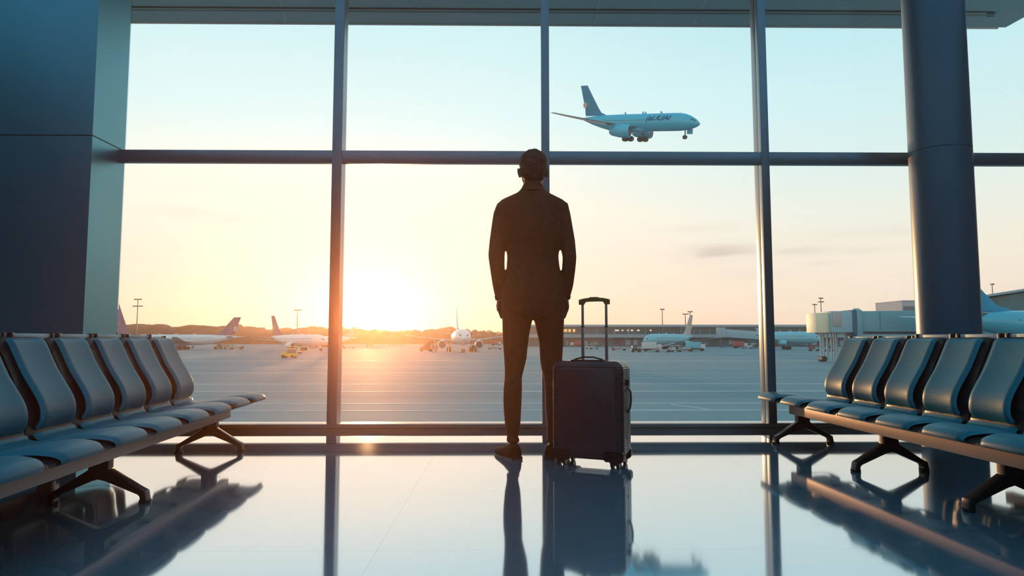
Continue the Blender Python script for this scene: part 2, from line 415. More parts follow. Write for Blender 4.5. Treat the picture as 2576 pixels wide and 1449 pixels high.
def remesh(o, vox, it=3, fac=0.5):
    m = o.modifiers.new('fuse', 'REMESH'); m.mode = 'VOXEL'; m.voxel_size = vox; m.use_smooth_shade = True
    s = o.modifiers.new('soften', 'SMOOTH'); s.factor = fac; s.iterations = it
# jacket torso: (py, xl, xr, depth half, y centre)
T = [(462, 1321, 1361, .062, .012), (470, 1315, 1366, .072, .012), (479, 1308, 1373, .082, .012), (487, 1299, 1382, .092, .014), (497, 1275, 1404, .100, .014), (506, 1256, 1422, .104, .012), (520, 1252, 1426, .112, .008), (545, 1254, 1424, .122, .004),
     (580, 1260, 1420, .126, 0), (620, 1272, 1408, .120, 0), (645, 1276, 1404.5, .116, .002), (680, 1274, 1408, .118, 0), (720, 1264, 1418, .126, -.004), (760, 1262, 1421, .122, -.008), (785, 1264, 1419, .113, -.010), (794, 1266, 1417, .106, -.010)]
def torso_rings(T, inset=0.0, n=40, e=2.5):
    R = []
    for py, xl, xr, b, cy in T:
        a = L_(xl, py); c = L_(xr, py)
        R.append(sring((a.x + c.x) / 2, cy, a.z, (c.x - a.x) / 2 - inset, b - inset, e, n))
    return R
def dense(tab, step):
    out = []; y = tab[0][0]
    while y < tab[-1][0]:
        out.append((y,) + tuple(interp(tab, y))); y += step
    out.append(tab[-1]); return out
jk = MB().loft(torso_rings(dense(T, 6)))
SL = [(515, 1267, 17, .010), (540, 1262.5, 21.5, .0), (575, 1257, 21, -.010), (610, 1252, 20.5, -.022), (645, 1249, 20.5, -.032), (680, 1251.5, 18, -.020), (716, 1255.5, 16.5, .010), (735, 1258, 15, .025), (750, 1260.5, 13.5, .034)]
SR = [(512, 1412, 17, .010), (540, 1414, 21, .0), (575, 1420, 20.5, -.010), (610, 1427, 19, -.022), (650, 1431.5, 17.3, -.032), (680, 1429.5, 16.8, -.022), (716, 1426, 16.5, .008), (735, 1423.5, 14.5, .024), (748, 1421.5, 13, .033)]
k_ = L_(1300, 600).x - L_(1299, 600).x
for S in (SL, SR):
    S2 = dense(S, 8)
    jk.tube([L_(p[1], p[0], p[3]) for p in S2], [(p[2] * k_, p[2] * k_ * 1.12) for p in S2], 20)
# shoulder pads
for px, sx in ((1266, -1), (1412, 1)):
    jk.tube([L_(1338 + sx * 40, 512, .012), L_(1338 + sx * 60, 521, .012), L_(1338 + sx * 72, 527, .01), L_(1338 + sx * 74, 545, .005)], [.05, .045, .042, .042], 16)
jo = jk.build('jacket', M_suit, man, smooth=True); remesh(jo, 0.0065, 4)
# collar fold
cm = MB(); rings = []
for t in range(0, 33):
    a = 2 * PI * t / 32; c, s = math.cos(a), math.sin(a)
    top = L_(1340 + c * 23, 464 if s < .3 else 470 + 10 * s, 0); bo = L_(1340 + c * 34, 484, 0)
    rings.append([(top.x, .012 + s * .067, top.z), (top.x * 1.0, .012 + s * .078, top.z + .003), (bo.x, .012 + s * .098, bo.z), (bo.x, .012 + s * .088, bo.z - .004)])
cm.loft(rings, closed=False).build('collar', M_suit, man, smooth=True)
for sx, S in ((-1, SL), (1, SR)):
    p = S[-1]; q = S[-2]
    co = MB().tube([L_(q[1], q[0] + 6, q[3] + .008), L_(p[1], p[0] + 1.5, p[3] + .002)], [(k_ * p[2] * 1.10, k_ * p[2] * 1.22), (k_ * p[2] * 1.08, k_ * p[2] * 1.2)], 20)
    co.build('cuff', M_suit, man, smooth=True)
MB().box(-.0015, .0015, -.139, -.130, L_(1340, 792).z, L_(1340, 725).z).build('back_vent', M_black, man)
# trousers
LL = [(770, 1262, 1339, .110), (790, 1263, 1340, .108), (806, 1263.5, 1339, .104), (830, 1264, 1333.5, .098), (860, 1265, 1328.5, .092), (900, 1268, 1325, .084), (925, 1269.5, 1319, .078), (948, 1269.5, 1313, .073), (980, 1266.5, 1313, .072), (1010, 1266, 1312, .074), (1040, 1267.5, 1310.5, .073), (1070, 1270.5, 1308.5, .068), (1092, 1275, 1304, .062), (1099, 1275.5, 1303.5, .062), (1104, 1273.5, 1307, .066), (1112, 1275.5, 1306.5, .066)]
RR = [(770, 1342, 1420, .110), (790, 1343, 1419.5, .108), (806, 1344, 1419, .104), (830, 1349, 1418, .098), (860, 1356, 1417, .092), (900, 1358, 1414.5, .084), (925, 1361, 1413, .078), (948, 1368, 1413, .073), (980, 1370, 1413, .072), (1010, 1371, 1413, .074), (1040, 1373, 1412, .073), (1070, 1375, 1410, .068), (1092, 1377, 1407, .062), (1099, 1377, 1407, .062), (1104, 1375, 1409, .066), (1112, 1376, 1409, .066)]
tr = MB()
for T2 in (LL, RR):
    R = []
    for py, xl, xr, b in dense(T2, 7):
        a = L_(xl, py); c = L_(xr, py)
        cy = 0.0 if py < 900 else (-.012 if 960 < py < 1080 else 0.0)
        R.append(sring((a.x + c.x) / 2, cy * 1.0, a.z, (c.x - a.x) / 2, b, 2.1, 28))
    tr.loft(R)
P = [(735, 1268, 1415, .108, -.004), (765, 1264, 1419, .116, -.008), (785, 1263.5, 1419.5, .116, -.010), (798, 1264, 1419, .108, -.008)]
tr.loft(torso_rings(dense(P, 7), 0, 36, 2.4))
for sx, px in ((-1, 1266), (1, 1417)):    # pockets bulging over the hands
    tr.tube([L_(px, 752, .040), L_(px + sx * 1 - sx * 3, 775, .050), L_(px - sx * 5, 800, .055)], [.030, .045, .030], 14)
to = tr.build('trousers', M_trou, man, smooth=True); remesh(to, 0.0065, 3)
# shoes
def shoe(cx, yaw):
    s = MB(); R = []
    for t, w, h, z0 in ((-.095, .020, .060, .012), (-.085, .033, .085, .006), (-.05, .038, .095, .006), (0, .038, .085, .006), (.05, .042, .062, .006), (.10, .047, .048, .006), (.15, .044, .040, .006), (.185, .032, .032, .008), (.200, .014, .022, .012)):
        R.append([Vector((x, t, z0 + (z - z0) * 1.0)) for x, z in [(w * math.cos(a), z0 + h * max(0, math.sin(a)) ** .8 + (0 if math.sin(a) >= 0 else 0)) for a in [2 * PI * k / 20 for k in range(20)]]])
    for r in R:
        for k, p in enumerate(r):
            if k > 10: p.z = 0.006
    s.loft(R)
    o = s.build('shoe', M_shoe, man, smooth=True)
    so = MB(); R = []
    for z in (0.0, 0.010):
        R.append([Vector(p) for p in [(.036, -.09, z), (.040, -.04, z), (.038, .02, z), (.048, .09, z), (.045, .15, z), (.030, .19, z), (0, .205, z), (-.030, .19, z), (-.045, .15, z), (-.046, .09, z), (-.038, .02, z), (-.040, -.04, z), (-.036, -.09, z), (0, -.100, z)]])
    so.loft(R).build('sole', M_black, o, smooth=True)
    MB().box(-.034, .034, -.098, -.035, 0, .018).build('heel', M_black, o, bevel=.004)
    o.location = (cx, 0.0, 0); o.rotation_euler = (0, 0, yaw)
    return o
shoe(mx_(1285, 1145) - fx, math.radians(24)); shoe(mx_(1393, 1145) - fx, math.radians(-20))
# body: head, neck, torso, limbs and hands as one fused surface
hx = L_(1341, 430).x
HZ = [(382, .012, .015, -.02), (385, .040, .045, -.03), (392, .064, .075, -.01), (402, .078, .092, 0), (415, .0835, .100, .003), (428, .082, .100, .005), (440, .078, .095, .008), (450, .073, .085, .018), (457, .066, .075, .030), (463, .058, .066, .040), (468, .040, .046, .060)]
bd = MB(); R = []
for py, a, b, cy in dense(HZ, 3):
    z = mz_(py); R.append(sring(hx, cy, z, a * .96, b * .96, 2.1, 28))
bd.loft(R)
bd.tube([L_(1341, 440, .0), L_(1341, 456, -.004), L_(1341, 475, .0), L_(1341, 500, .0)], [.058, .0555, .057, .075], 24)
T3 = [t for t in T if t[0] >= 497]
bd.loft(torso_rings(dense([(490, 1300, 1380, .07, .01)] + T3[:-1], 9), .022, 30, 2.3))
for S in (SL, SR):
    S2 = dense(S, 10)
    bd.tube([L_(p[1], p[0], p[3]) for p in S2], [max(.026, p[2] * k_ - .016) for p in S2], 14)
for T2 in (LL, RR):
    R = []
    for py, xl, xr, b in dense([t for t in T2] + [(1128, T2[-1][1] + 4, T2[-1][2] - 4, .045)], 9):
        a = L_(xl, py); c = L_(xr, py)
        R.append(sring((a.x + c.x) / 2, -.004, a.z, max(.026, (c.x - a.x) / 2 - .014), b - .014, 2, 20))
    bd.loft(R)
for sx, S in ((-1, SL), (1, SR)):      # hands inside the pockets
    p = S[-1]; w0 = L_(p[1], p[0] - 2, p[3] + .002); w1 = L_(p[1] - sx * 1.5, 768, .046); kn = L_(p[1] - sx * 3, 781, .055)
    bd.tube([w0, (w0 + w1) / 2, w1, kn], [(.026, .024), (.030, .018), (.036, .015), (.035, .013)], 14)
    for i, (dy_, ln) in enumerate(((-.028, .060), (-.010, .068), (.010, .066), (.028, .055))):
        b0 = kn + Vector((0, dy_, .004)); b1 = b0 + Vector((-sx * .006, dy_ * .1, -ln * .5)); b2 = b1 + Vector((-sx * .016, 0, -ln * .4))
        bd.tube([b0, b1, b2], [.0085, .008, .0065], 8)
    t0 = w1 + Vector((0, .022, .01)); bd.tube([t0, t0 + Vector((-sx * .012, .026, -.020)), t0 + Vector((-sx * .022, .034, -.045))], [.011, .010, .008], 8)
# face (looks through the window) and ears
fy = .103
bd.tube([(hx, fy - .012, mz_(421)), (hx, fy + .004, mz_(430)), (hx, fy + .020, mz_(437)), (hx, fy + .004, mz_(441))], [.010, .011, .014, .010], 10)
bd.tube([(hx - .05, fy - .026, mz_(419)), (hx - .02, fy - .008, mz_(418)), (hx + .02, fy - .008, mz_(418)), (hx + .05, fy - .026, mz_(419))], .010, 10)
bd.tube([(hx - .024, fy - .012, mz_(448)), (hx, fy - .002, mz_(447)), (hx + .024, fy - .012, mz_(448))], [.004, .008, .004], 10)
bd.tube([(hx - .020, fy - .010, mz_(462)), (hx, fy - .004, mz_(463)), (hx + .020, fy - .010, mz_(462))], .014, 10)
for s in (-1, 1):
    ex = hx + s * .083
    pts = [(ex, -.004, mz_(447)), (ex + s * .006, -.016, mz_(441)), (ex + s * .011, -.022, mz_(434)), (ex + s * .011, -.016, mz_(428)), (ex + s * .006, -.002, mz_(426)), (ex, .006, mz_(431)), (ex, .004, mz_(440))]
    bd.tube(pts, [.008, .008, .008, .008, .008, .007, .007], 8)
    bd.tube([(ex - s * .004, -.004, mz_(445)), (ex + s * .002, -.008, mz_(436)), (ex - s * .002, -.004, mz_(428))], [.009, .012, .009], 8)
bo = bd.build('body', M_skin, man, smooth=True); remesh(bo, 0.0045, 3)
for s in (-1, 1):
    MB().loft([sring(hx + s * .031, fy - .0165, mz_(427) + .0085 * math.sin(t), max(.0005, .012 * math.cos(t)), max(.0005, .011 * math.cos(t)), 2, 12) for t in [(-PI / 2 + PI * k / 8) for k in range(9)]]).build('eye', M_eye, man, smooth=True)
# hair
hr = MB(); R = []
for py, a, b, cy in dense([(379.5, .010, .012, -.03), (382, .036, .040, -.028), (387, .060, .068, -.016), (395, .079, .090, -.008), (404, .0895, .100, -.006), (414, .0905, .103, -.008), (424, .0865, .100, -.012), (434, .0805, .090, -.022), (444, .0730, .075, -.034), (452, .064, .060, -.040), (457, .054, .048, -.040)], 3):
    z = mz_(py); r = sring(hx + .001, cy, z, a, b, 2.15, 40)
    for p in r:   # hairline: pulled back off the face below the brow
        if py > 402 and p.y > .02:
            lim = .055 - (py - 402) * .004
            p.y = min(p.y, max(lim, -.01))
            if py > 418: p.x = hx + (p.x - hx) * .96
    R.append(r)
ho = hr.loft(R).build('hair', M_hair, man, smooth=True); remesh(ho, .005, 3)
hdt = bpy.data.textures.new('hair_waves', 'CLOUDS'); hdt.noise_scale = .025
dm = ho.modifiers.new('waves', 'DISPLACE'); dm.texture = hdt; dm.strength = .012; dm.mid_level = .5
# shirt collar and tie at the front
MB().tube([(hx - .05, .05, mz_(470)), (hx - .03, .075, mz_(472)), (hx, .085, mz_(476)), (hx + .03, .075, mz_(472)), (hx + .05, .05, mz_(470))], .010, 8).build('shirt_collar', M_shirt, man, smooth=True)
def front_strip(rows, off, name, m):
    # rows: (py, half width); a thin solid strip lying on the chest
    pts = []
    for d_ in (off, off - .012):
        for py, hw in rows:
            b, cy = interp([t[:1] + t[3:] for t in T], py)
            y = b + cy + d_
            pts += [(hx - hw, y - hw * hw * 3, mz_(py)), (hx, y, mz_(py)), (hx + hw, y - hw * hw * 3, mz_(py))]
    n = len(rows); fs = []
    for k in range(n - 1):
        for c in (0, 1):
            a = 3 * k + c; fs.append((a, a + 1, a + 4, a + 3)); q = a + 3 * n; fs.append((q + 3, q + 4, q + 1, q))
        for c in (0, 2):
            a = 3 * k + c; fs.append((a, a + 3, a + 3 + 3 * n, a + 3 * n))
    e = 3 * (n - 1); fs += [(0, 3 * n, 3 * n + 1, 1), (1, 3 * n + 1, 3 * n + 2, 2), (e, e + 1, e + 1 + 3 * n, e + 3 * n), (e + 1, e + 2, e + 2 + 3 * n, e + 1 + 3 * n)]
    return MB().add(pts, fs).build(name, m, man, smooth=True)
front_strip([(474, .040), (485, .052), (500, .058), (520, .048), (545, .034), (570, .018), (592, .003)], .006, 'shirt_front', M_shirt)
front_strip([(474, .017), (483, .013), (500, .016), (540, .021), (575, .019), (590, .004)], .012, 'tie', M_tie)
for s in (-1, 1):
    lp = MB(); Rr = []
    for py, x0, w in ((476, .036, .018), (492, .050, .040), (506, .055, .052), (510, .053, .036), (535, .040, .036), (565, .022, .026), (596, .002, .006)):
        b, cy = interp([t[:1] + t[3:] for t in T], py); y = b + cy + .012
        f = lambda x: y - x * x * 3
        Rr.append([(hx + s * x0, f(x0), mz_(py)), (hx + s * (x0 + w), f(x0 + w), mz_(py)), (hx + s * (x0 + w), f(x0 + w) - .010, mz_(py)), (hx + s * x0, f(x0) - .010, mz_(py))])
    lp.loft(Rr).build('lapel', M_suit, man, smooth=True)
    MB().cyl((hx + s * .031, fy - .0065, mz_(427)), .0048, .004, 'y', 14).build('iris', M_shoe, man, smooth=True)
for py in (612, 660):
    b, cy = interp([t[:1] + t[3:] for t in T], py); MB().cyl((hx + .004, b + cy + .001, mz_(py)), .009, .008, 'y', 14).build('button', M_black, man, smooth=True)

# ------------------------------------------------------------------ suitcase
YS = 3.93
sx0 = at(1489, 1100, YS).x
case = empty('suitcase', (sx0, YS, 0), math.radians(-24)); tag(case, 'dark hard-shell trolley suitcase with raised pull handle standing right of the man', 'suitcase')
M_case = mat('plum_polycarbonate', (0.085, 0.035, 0.045), 0.42, 0, 0.5, 0.08, 8)
M_trim = mat('suitcase_trim', (0.016, 0.008, 0.009), 0.40, 0, 0.45)
M_rod = mat('handle_metal', (0.55, 0.33, 0.27), 0.35, 0.3, 0.5)
M_grip = mat('handle_grip', (0.40, 0.15, 0.04), 0.5, 0, 0.4)
M_zip = mat('zip_metal', (0.6, 0.6, 0.62), 0.3, 0.8)
# ribs run round the sides only
def rib_mat():
    m = M_case.copy(); m.name = 'ribbed_polycarbonate'; nt = m.node_tree; b = nt.nodes['Principled BSDF']
    b.inputs['Roughness'].default_value = .3
    tc = nt.nodes.new('ShaderNodeTexCoord'); w = nt.nodes.new('ShaderNodeTexWave'); w.wave_type = 'BANDS'; w.bands_direction = 'Z'
    w.inputs['Scale'].default_value = 22.0
    bp = nt.nodes.new('ShaderNodeBump'); bp.inputs['Strength'].default_value = .35; bp.inputs['Distance'].default_value = .003
    nt.links.new(tc.outputs['Object'], w.inputs['Vector']); nt.links.new(w.outputs['Fac'], bp.inputs['Height']); nt.links.new(bp.outputs[0], b.inputs['Normal'])
    return m
M_rib = rib_mat()
WC, DC, Z0, Z1 = .42, .215, .040, .596
def rrect(y, w, z0, z1, r, n=8):
    pts = []
    for cx, cz, a0 in ((w - r, z1 - r, 0), (-w + r, z1 - r, PI / 2), (-w + r, z0 + r, PI), (w - r, z0 + r, 1.5 * PI)):
        for k in range(n + 1):
            a = a0 + PI / 2 * k / n; pts.append(Vector((cx + r * math.cos(a), y, cz + r * math.sin(a))))
    return pts
def half(y_in, y_out, name):
    s = 1 if y_out > y_in else -1; w = WC / 2; R = []
    e = .034
    for t in (0, .33, .66):
        R.append(rrect(y_in + (y_out - s * e - y_in) * t, w, Z0, Z1, .055))
    for k in range(0, 7):
        a = PI / 2 * k / 6; ins = e * (1 - math.cos(a))
        R.append(rrect(y_out - s * e + s * e * math.sin(a), w - ins, Z0 + ins, Z1 - ins, .055 - ins * .3))
    o = MB().loft(R).build(name, M_rib, case, smooth=True, angle=50)
    fp = [rrect(y_out + s * .0008, w - e - .004, Z0 + e + .004, Z1 - e - .004, .035), rrect(y_out + s * .004, w - e - .008, Z0 + e + .008, Z1 - e - .008, .033)]
    MB().loft(fp).build('face_panel', M_case, o, smooth=True, angle=50)
    return o
half(-.006, -DC / 2, 'front_shell'); half(.006, DC / 2, 'back_shell')
R = [rrect(y, WC / 2 - i, Z0 + i, Z1 - i, .055 - i) for y, i in ((-.006, .004), (-.003, 0.0), (.003, 0.0), (.006, .004))]
MB().loft(R).build('zip_band', M_trim, case, smooth=True)
zt = MB()
for k in range(58):
    z = .12 + k * .0074
    zt.box(-WC / 2 - .0022, -WC / 2 + .001, -.0025, .0025, z, z + .004)
zt.build('zip_teeth', M_zip, case)
for s in (-1, 1):
    for q in (-1, 1):
        cg = MB()
        cx = s * (WC / 2 - .055)
        cg.loft([rrect(q * (DC / 2 + .004), .058, Z0 - .004, Z0 + .055, .020), rrect(q * (DC / 2 - .05), .060, Z0 - .006, Z0 + .057, .020)])
        for i, p in enumerate(cg.v): cg.v[i] = (p[0] + cx, p[1], p[2])
        cg.build('corner_guard', M_trim, case, smooth=True)
        wr = MB().cyl((s * .158, q * .076, .044), .034, .030, 'z', 24).build('caster', M_trim, case, smooth=True)
        MB().box(s * .158 - .007, s * .158 + .007, q * .076 - .022, q * .076 + .022, .016, .050).build('fork', M_trim, wr, bevel=.003)
        for t in (-1, 1):
            MB().cyl((s * .158 + t * .0165, q * .076 + .004, .028), .028, .017, 'x', 28).build('wheel', M_black, wr, smooth=True)
MB().box(-.10, .10, -.08, .02, Z1 - .004, Z1 + .006).build('handle_plate', M_trim, case, bevel=.004)
MB().tube([(-.095, -.055, Z1), (-.075, -.055, Z1 + .010), (-.03, -.055, Z1 + .021), (.03, -.055, Z1 + .021), (.075, -.055, Z1 + .010), (.095, -.055, Z1)], [(.011, .005)] * 6, 12).build('top_handle', M_trim, case, smooth=True)
gp = MB()
gr = [(-.094, .928), (-.094, .958), (-.060, .966), (-.028, .969), (-.024, .973), (.024, .973), (.028, .969), (.060, .966), (.094, .958), (.094, .928), (.066, .928), (.056, .944), (.030, .946), (-.030, .946), (-.056, .944), (-.066, .928)]
n = len(gr); gp.add([(x, y, z) for y in (.062, .088) for x, z in gr], [tuple(range(n - 1, -1, -1)), tuple(range(n, 2 * n))] + [(i, (i + 1) % n, n + (i + 1) % n, n + i) for i in range(n)])
po = gp.build('pull_handle', M_grip, case, bevel=.004)
for s in (-1, 1):
    rd = MB().box(s * .073 - .008, s * .073 + .008, .067, .083, Z1 - .01, Z1 + .20).build('lower_rod', M_rod, po, bevel=.002)
    MB().box(s * .073 - .0068, s * .073 + .0068, .068, .082, Z1 + .20, .930).build('upper_rod', M_rod, po, bevel=.002)
    MB().box(s * .073 - .0095, s * .073 + .0095, .066, .084, Z1 + .196, Z1 + .203).build('rod_joint', M_black, po, bevel=.001)
xs = WC / 2
MB().tube([(xs, .015, .30), (xs + .014, .015, .33), (xs + .020, .015, .37), (xs + .018, .015, .42), (xs, .015, .445)], [(.005, .012)] * 5, 12).build('side_handle', M_trim, case, smooth=True)
MB().box(xs - .002, xs + .012, -.012, .012, .455, .49).build('lock', M_trim, case, bevel=.003)
MB().box(xs - .002, xs + .006, -.006, .006, .16, .172).build('zip_pull', M_zip, case, bevel=.001)

# ------------------------------------------------------------------ apron, markings, far ground
struct('ground', MB().box(-2600, 2600, 6.1, 4200, ZT - .5, ZT), tarmac_material(), 'wide grey-blue concrete apron outside the windows')
struct('wall_facade', MB().box(-9, 11, YW + .3, 5.93, ZT, -.3), M_ledge, 'facade below the window ledge')
M_line = mat('faded_marking_paint', (0.60, 0.58, 0.54), 0.6, 0, .4, .25, .15)
for py, w, lab in [(985, .16, 'longest and brightest faded line painted across the apron, third from the window'), (1015, .14, 'thin faded line painted across the apron, second from the window'), (1033, .12, 'thin faded line painted across the apron, nearest the window'), (966, .16, 'faint line painted across the apron, fourth from the window'), (908, .5, 'faint wide line painted across the apron near the parked aircraft')]:
    Y = gnd(1288, py, ZT).y
    o = MB().box(-120, 120, Y - w, Y + w, ZT + .005, ZT + .012).build('road_marking', M_line); tag(o, lab, 'marking', 'lines painted on the apron', 'structure')
a = gnd(1690, 1017, ZT); b = gnd(1790, 1031, ZT)
d_ = (b - a).normalized(); nn = Vector((d_.y, -d_.x, 0)) * .12
m = MB(); m.add([tuple(p) for p in (a, b, b + nn, a + nn)] + [(p.x, p.y, ZT + .014) for p in (a, b, b + nn, a + nn)], [(0, 1, 2, 3), (7, 6, 5, 4), (0, 4, 5, 1), (1, 5, 6, 2), (2, 6, 7, 3), (3, 7, 4, 0)])
tag(m.build('road_marking', M_line), 'short slanting line painted on the apron right of the suitcase', 'marking', 'lines painted on the apron', 'structure')

# wooded ridge on the skyline
def ridge(x0, x1, Y, hf, depth, m, label, seed):
    nx = int((x1 - x0) / .7); rows = [0, .10, .22, .4, .6, .8, 1.0]; mb = MB(); vs = []; fs = []
    for j, t in enumerate(rows):
        for i in range(nx + 1):
            x = x0 + (x1 - x0) * i / nx
            p = Vector((x * .045, t * 4 + seed, 0)); q = Vector((x * .16, t * 9 + seed, 3)); q2 = Vector((x * .45, t * 15, seed))
            crown = math.sqrt(abs(noise.noise(Vector((x * .085, seed, 3))))) * 5.0 + math.sqrt(abs(noise.noise(Vector((x * .21, seed, 0))))) * 3.4 + abs(noise.noise(Vector((x * .8, seed, 5)))) * 1.5 - 4.2
            hgt = (hf(x) + noise.noise(Vector((x * .03, seed, 9))) * 3.0 + crown) * math.sin(min(1, t * 1.5 + .0) * PI / 2) ** .5 if t > 0 else 0
            if t >= .99: hgt = 0
            vs.append((x, Y + depth * t + noise.noise(q2) * 1.5 * (0 < t < .9), ZT - .3 + max(0, hgt)))
    for j in range(len(rows) - 1):
        for i in range(nx):
            a = j * (nx + 1) + i; fs.append((a, a + 1, a + nx + 2, a + nx + 1))
    o = mb.add(vs, fs).build('treeline', m, smooth=True, angle=180); tag(o, label, 'trees', None, 'stuff'); return o
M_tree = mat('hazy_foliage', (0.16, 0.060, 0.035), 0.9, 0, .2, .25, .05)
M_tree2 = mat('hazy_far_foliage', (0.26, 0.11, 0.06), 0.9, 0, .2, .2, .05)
def px_to_h(px_tab, Y):
    tab = sorted((at(px, 852, Y).x, at(px, py, Y + 12).z - ZT) for px, py in px_tab)
    return lambda x: interp(tab, x)[0] + .5
hf = px_to_h([(-300, 818), (295, 820), (340, 822), (400, 818), (470, 817), (520, 822), (560, 818), (640, 824), (700, 825), (840, 825), (890, 829), (930, 833), (1050, 833), (1130, 829), (1200, 832), (1270, 833), (1340, 842), (1500, 842)], 560)
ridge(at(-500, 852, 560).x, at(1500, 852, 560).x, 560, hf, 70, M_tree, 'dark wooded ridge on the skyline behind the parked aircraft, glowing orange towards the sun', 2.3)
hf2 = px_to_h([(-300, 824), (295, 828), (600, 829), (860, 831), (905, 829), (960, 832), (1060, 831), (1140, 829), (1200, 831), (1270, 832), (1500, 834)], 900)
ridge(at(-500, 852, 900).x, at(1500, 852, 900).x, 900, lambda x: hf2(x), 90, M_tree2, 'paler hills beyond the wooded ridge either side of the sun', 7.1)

# ------------------------------------------------------------------ airliners
M_white = mat('white_aircraft_paint', (0.62, 0.66, 0.68), 0.28, 0, .5, .03, .5)
M_teal = mat('sky_blue_aircraft_paint', (0.22, 0.52, 0.60), 0.28, 0, .5, .05, .5)
M_cyan = mat('strong_cyan_aircraft_paint', (0.05, 0.38, 0.52), 0.26, 0, .5, .05, .5)
M_fin_b = mat('deep_blue_fin_paint', (0.0, 0.24, 0.42), 0.5, 0, .15, .08, .8)
M_fin_m = mat('mauve_fin_paint', (0.22, 0.12, 0.20), 0.4, 0, .5, .15, .8)
M_wing = mat('wing_metal', (0.36, 0.46, 0.50), 0.4, .2, .5, .05)
M_wing_b = mat('blue_wing_paint', (0.05, 0.22, 0.28), 0.4, .1, .5, .05)
M_gearm = mat('gear_rubber', (0.012, 0.04, 0.05), 0.6)
M_intake = mat('engine_intake_shadow', (0.03, 0.06, 0.09), 0.5, .3)
M_win = mat('aircraft_window', (0.03, 0.10, 0.15), 0.2)
M_logo = mat('fin_emblem', (0.55, 0.45, 0.42), 0.5)
def foil(le, te, z_le, y, th, n=8):
    """closed aerofoil ring at span y; x from le (front, larger x) to te"""
    up = []; dn = []
    for k in range(n + 1):
        t = k / n; c = le + (te - le) * t; h = th * (2.2 * math.sqrt(max(t, 0)) * (1 - t) ** 1.05)
        up.append((c, y, z_le + h)); dn.append((c, y, z_le - h * .55))
    return up + dn[::-1][1:-1]
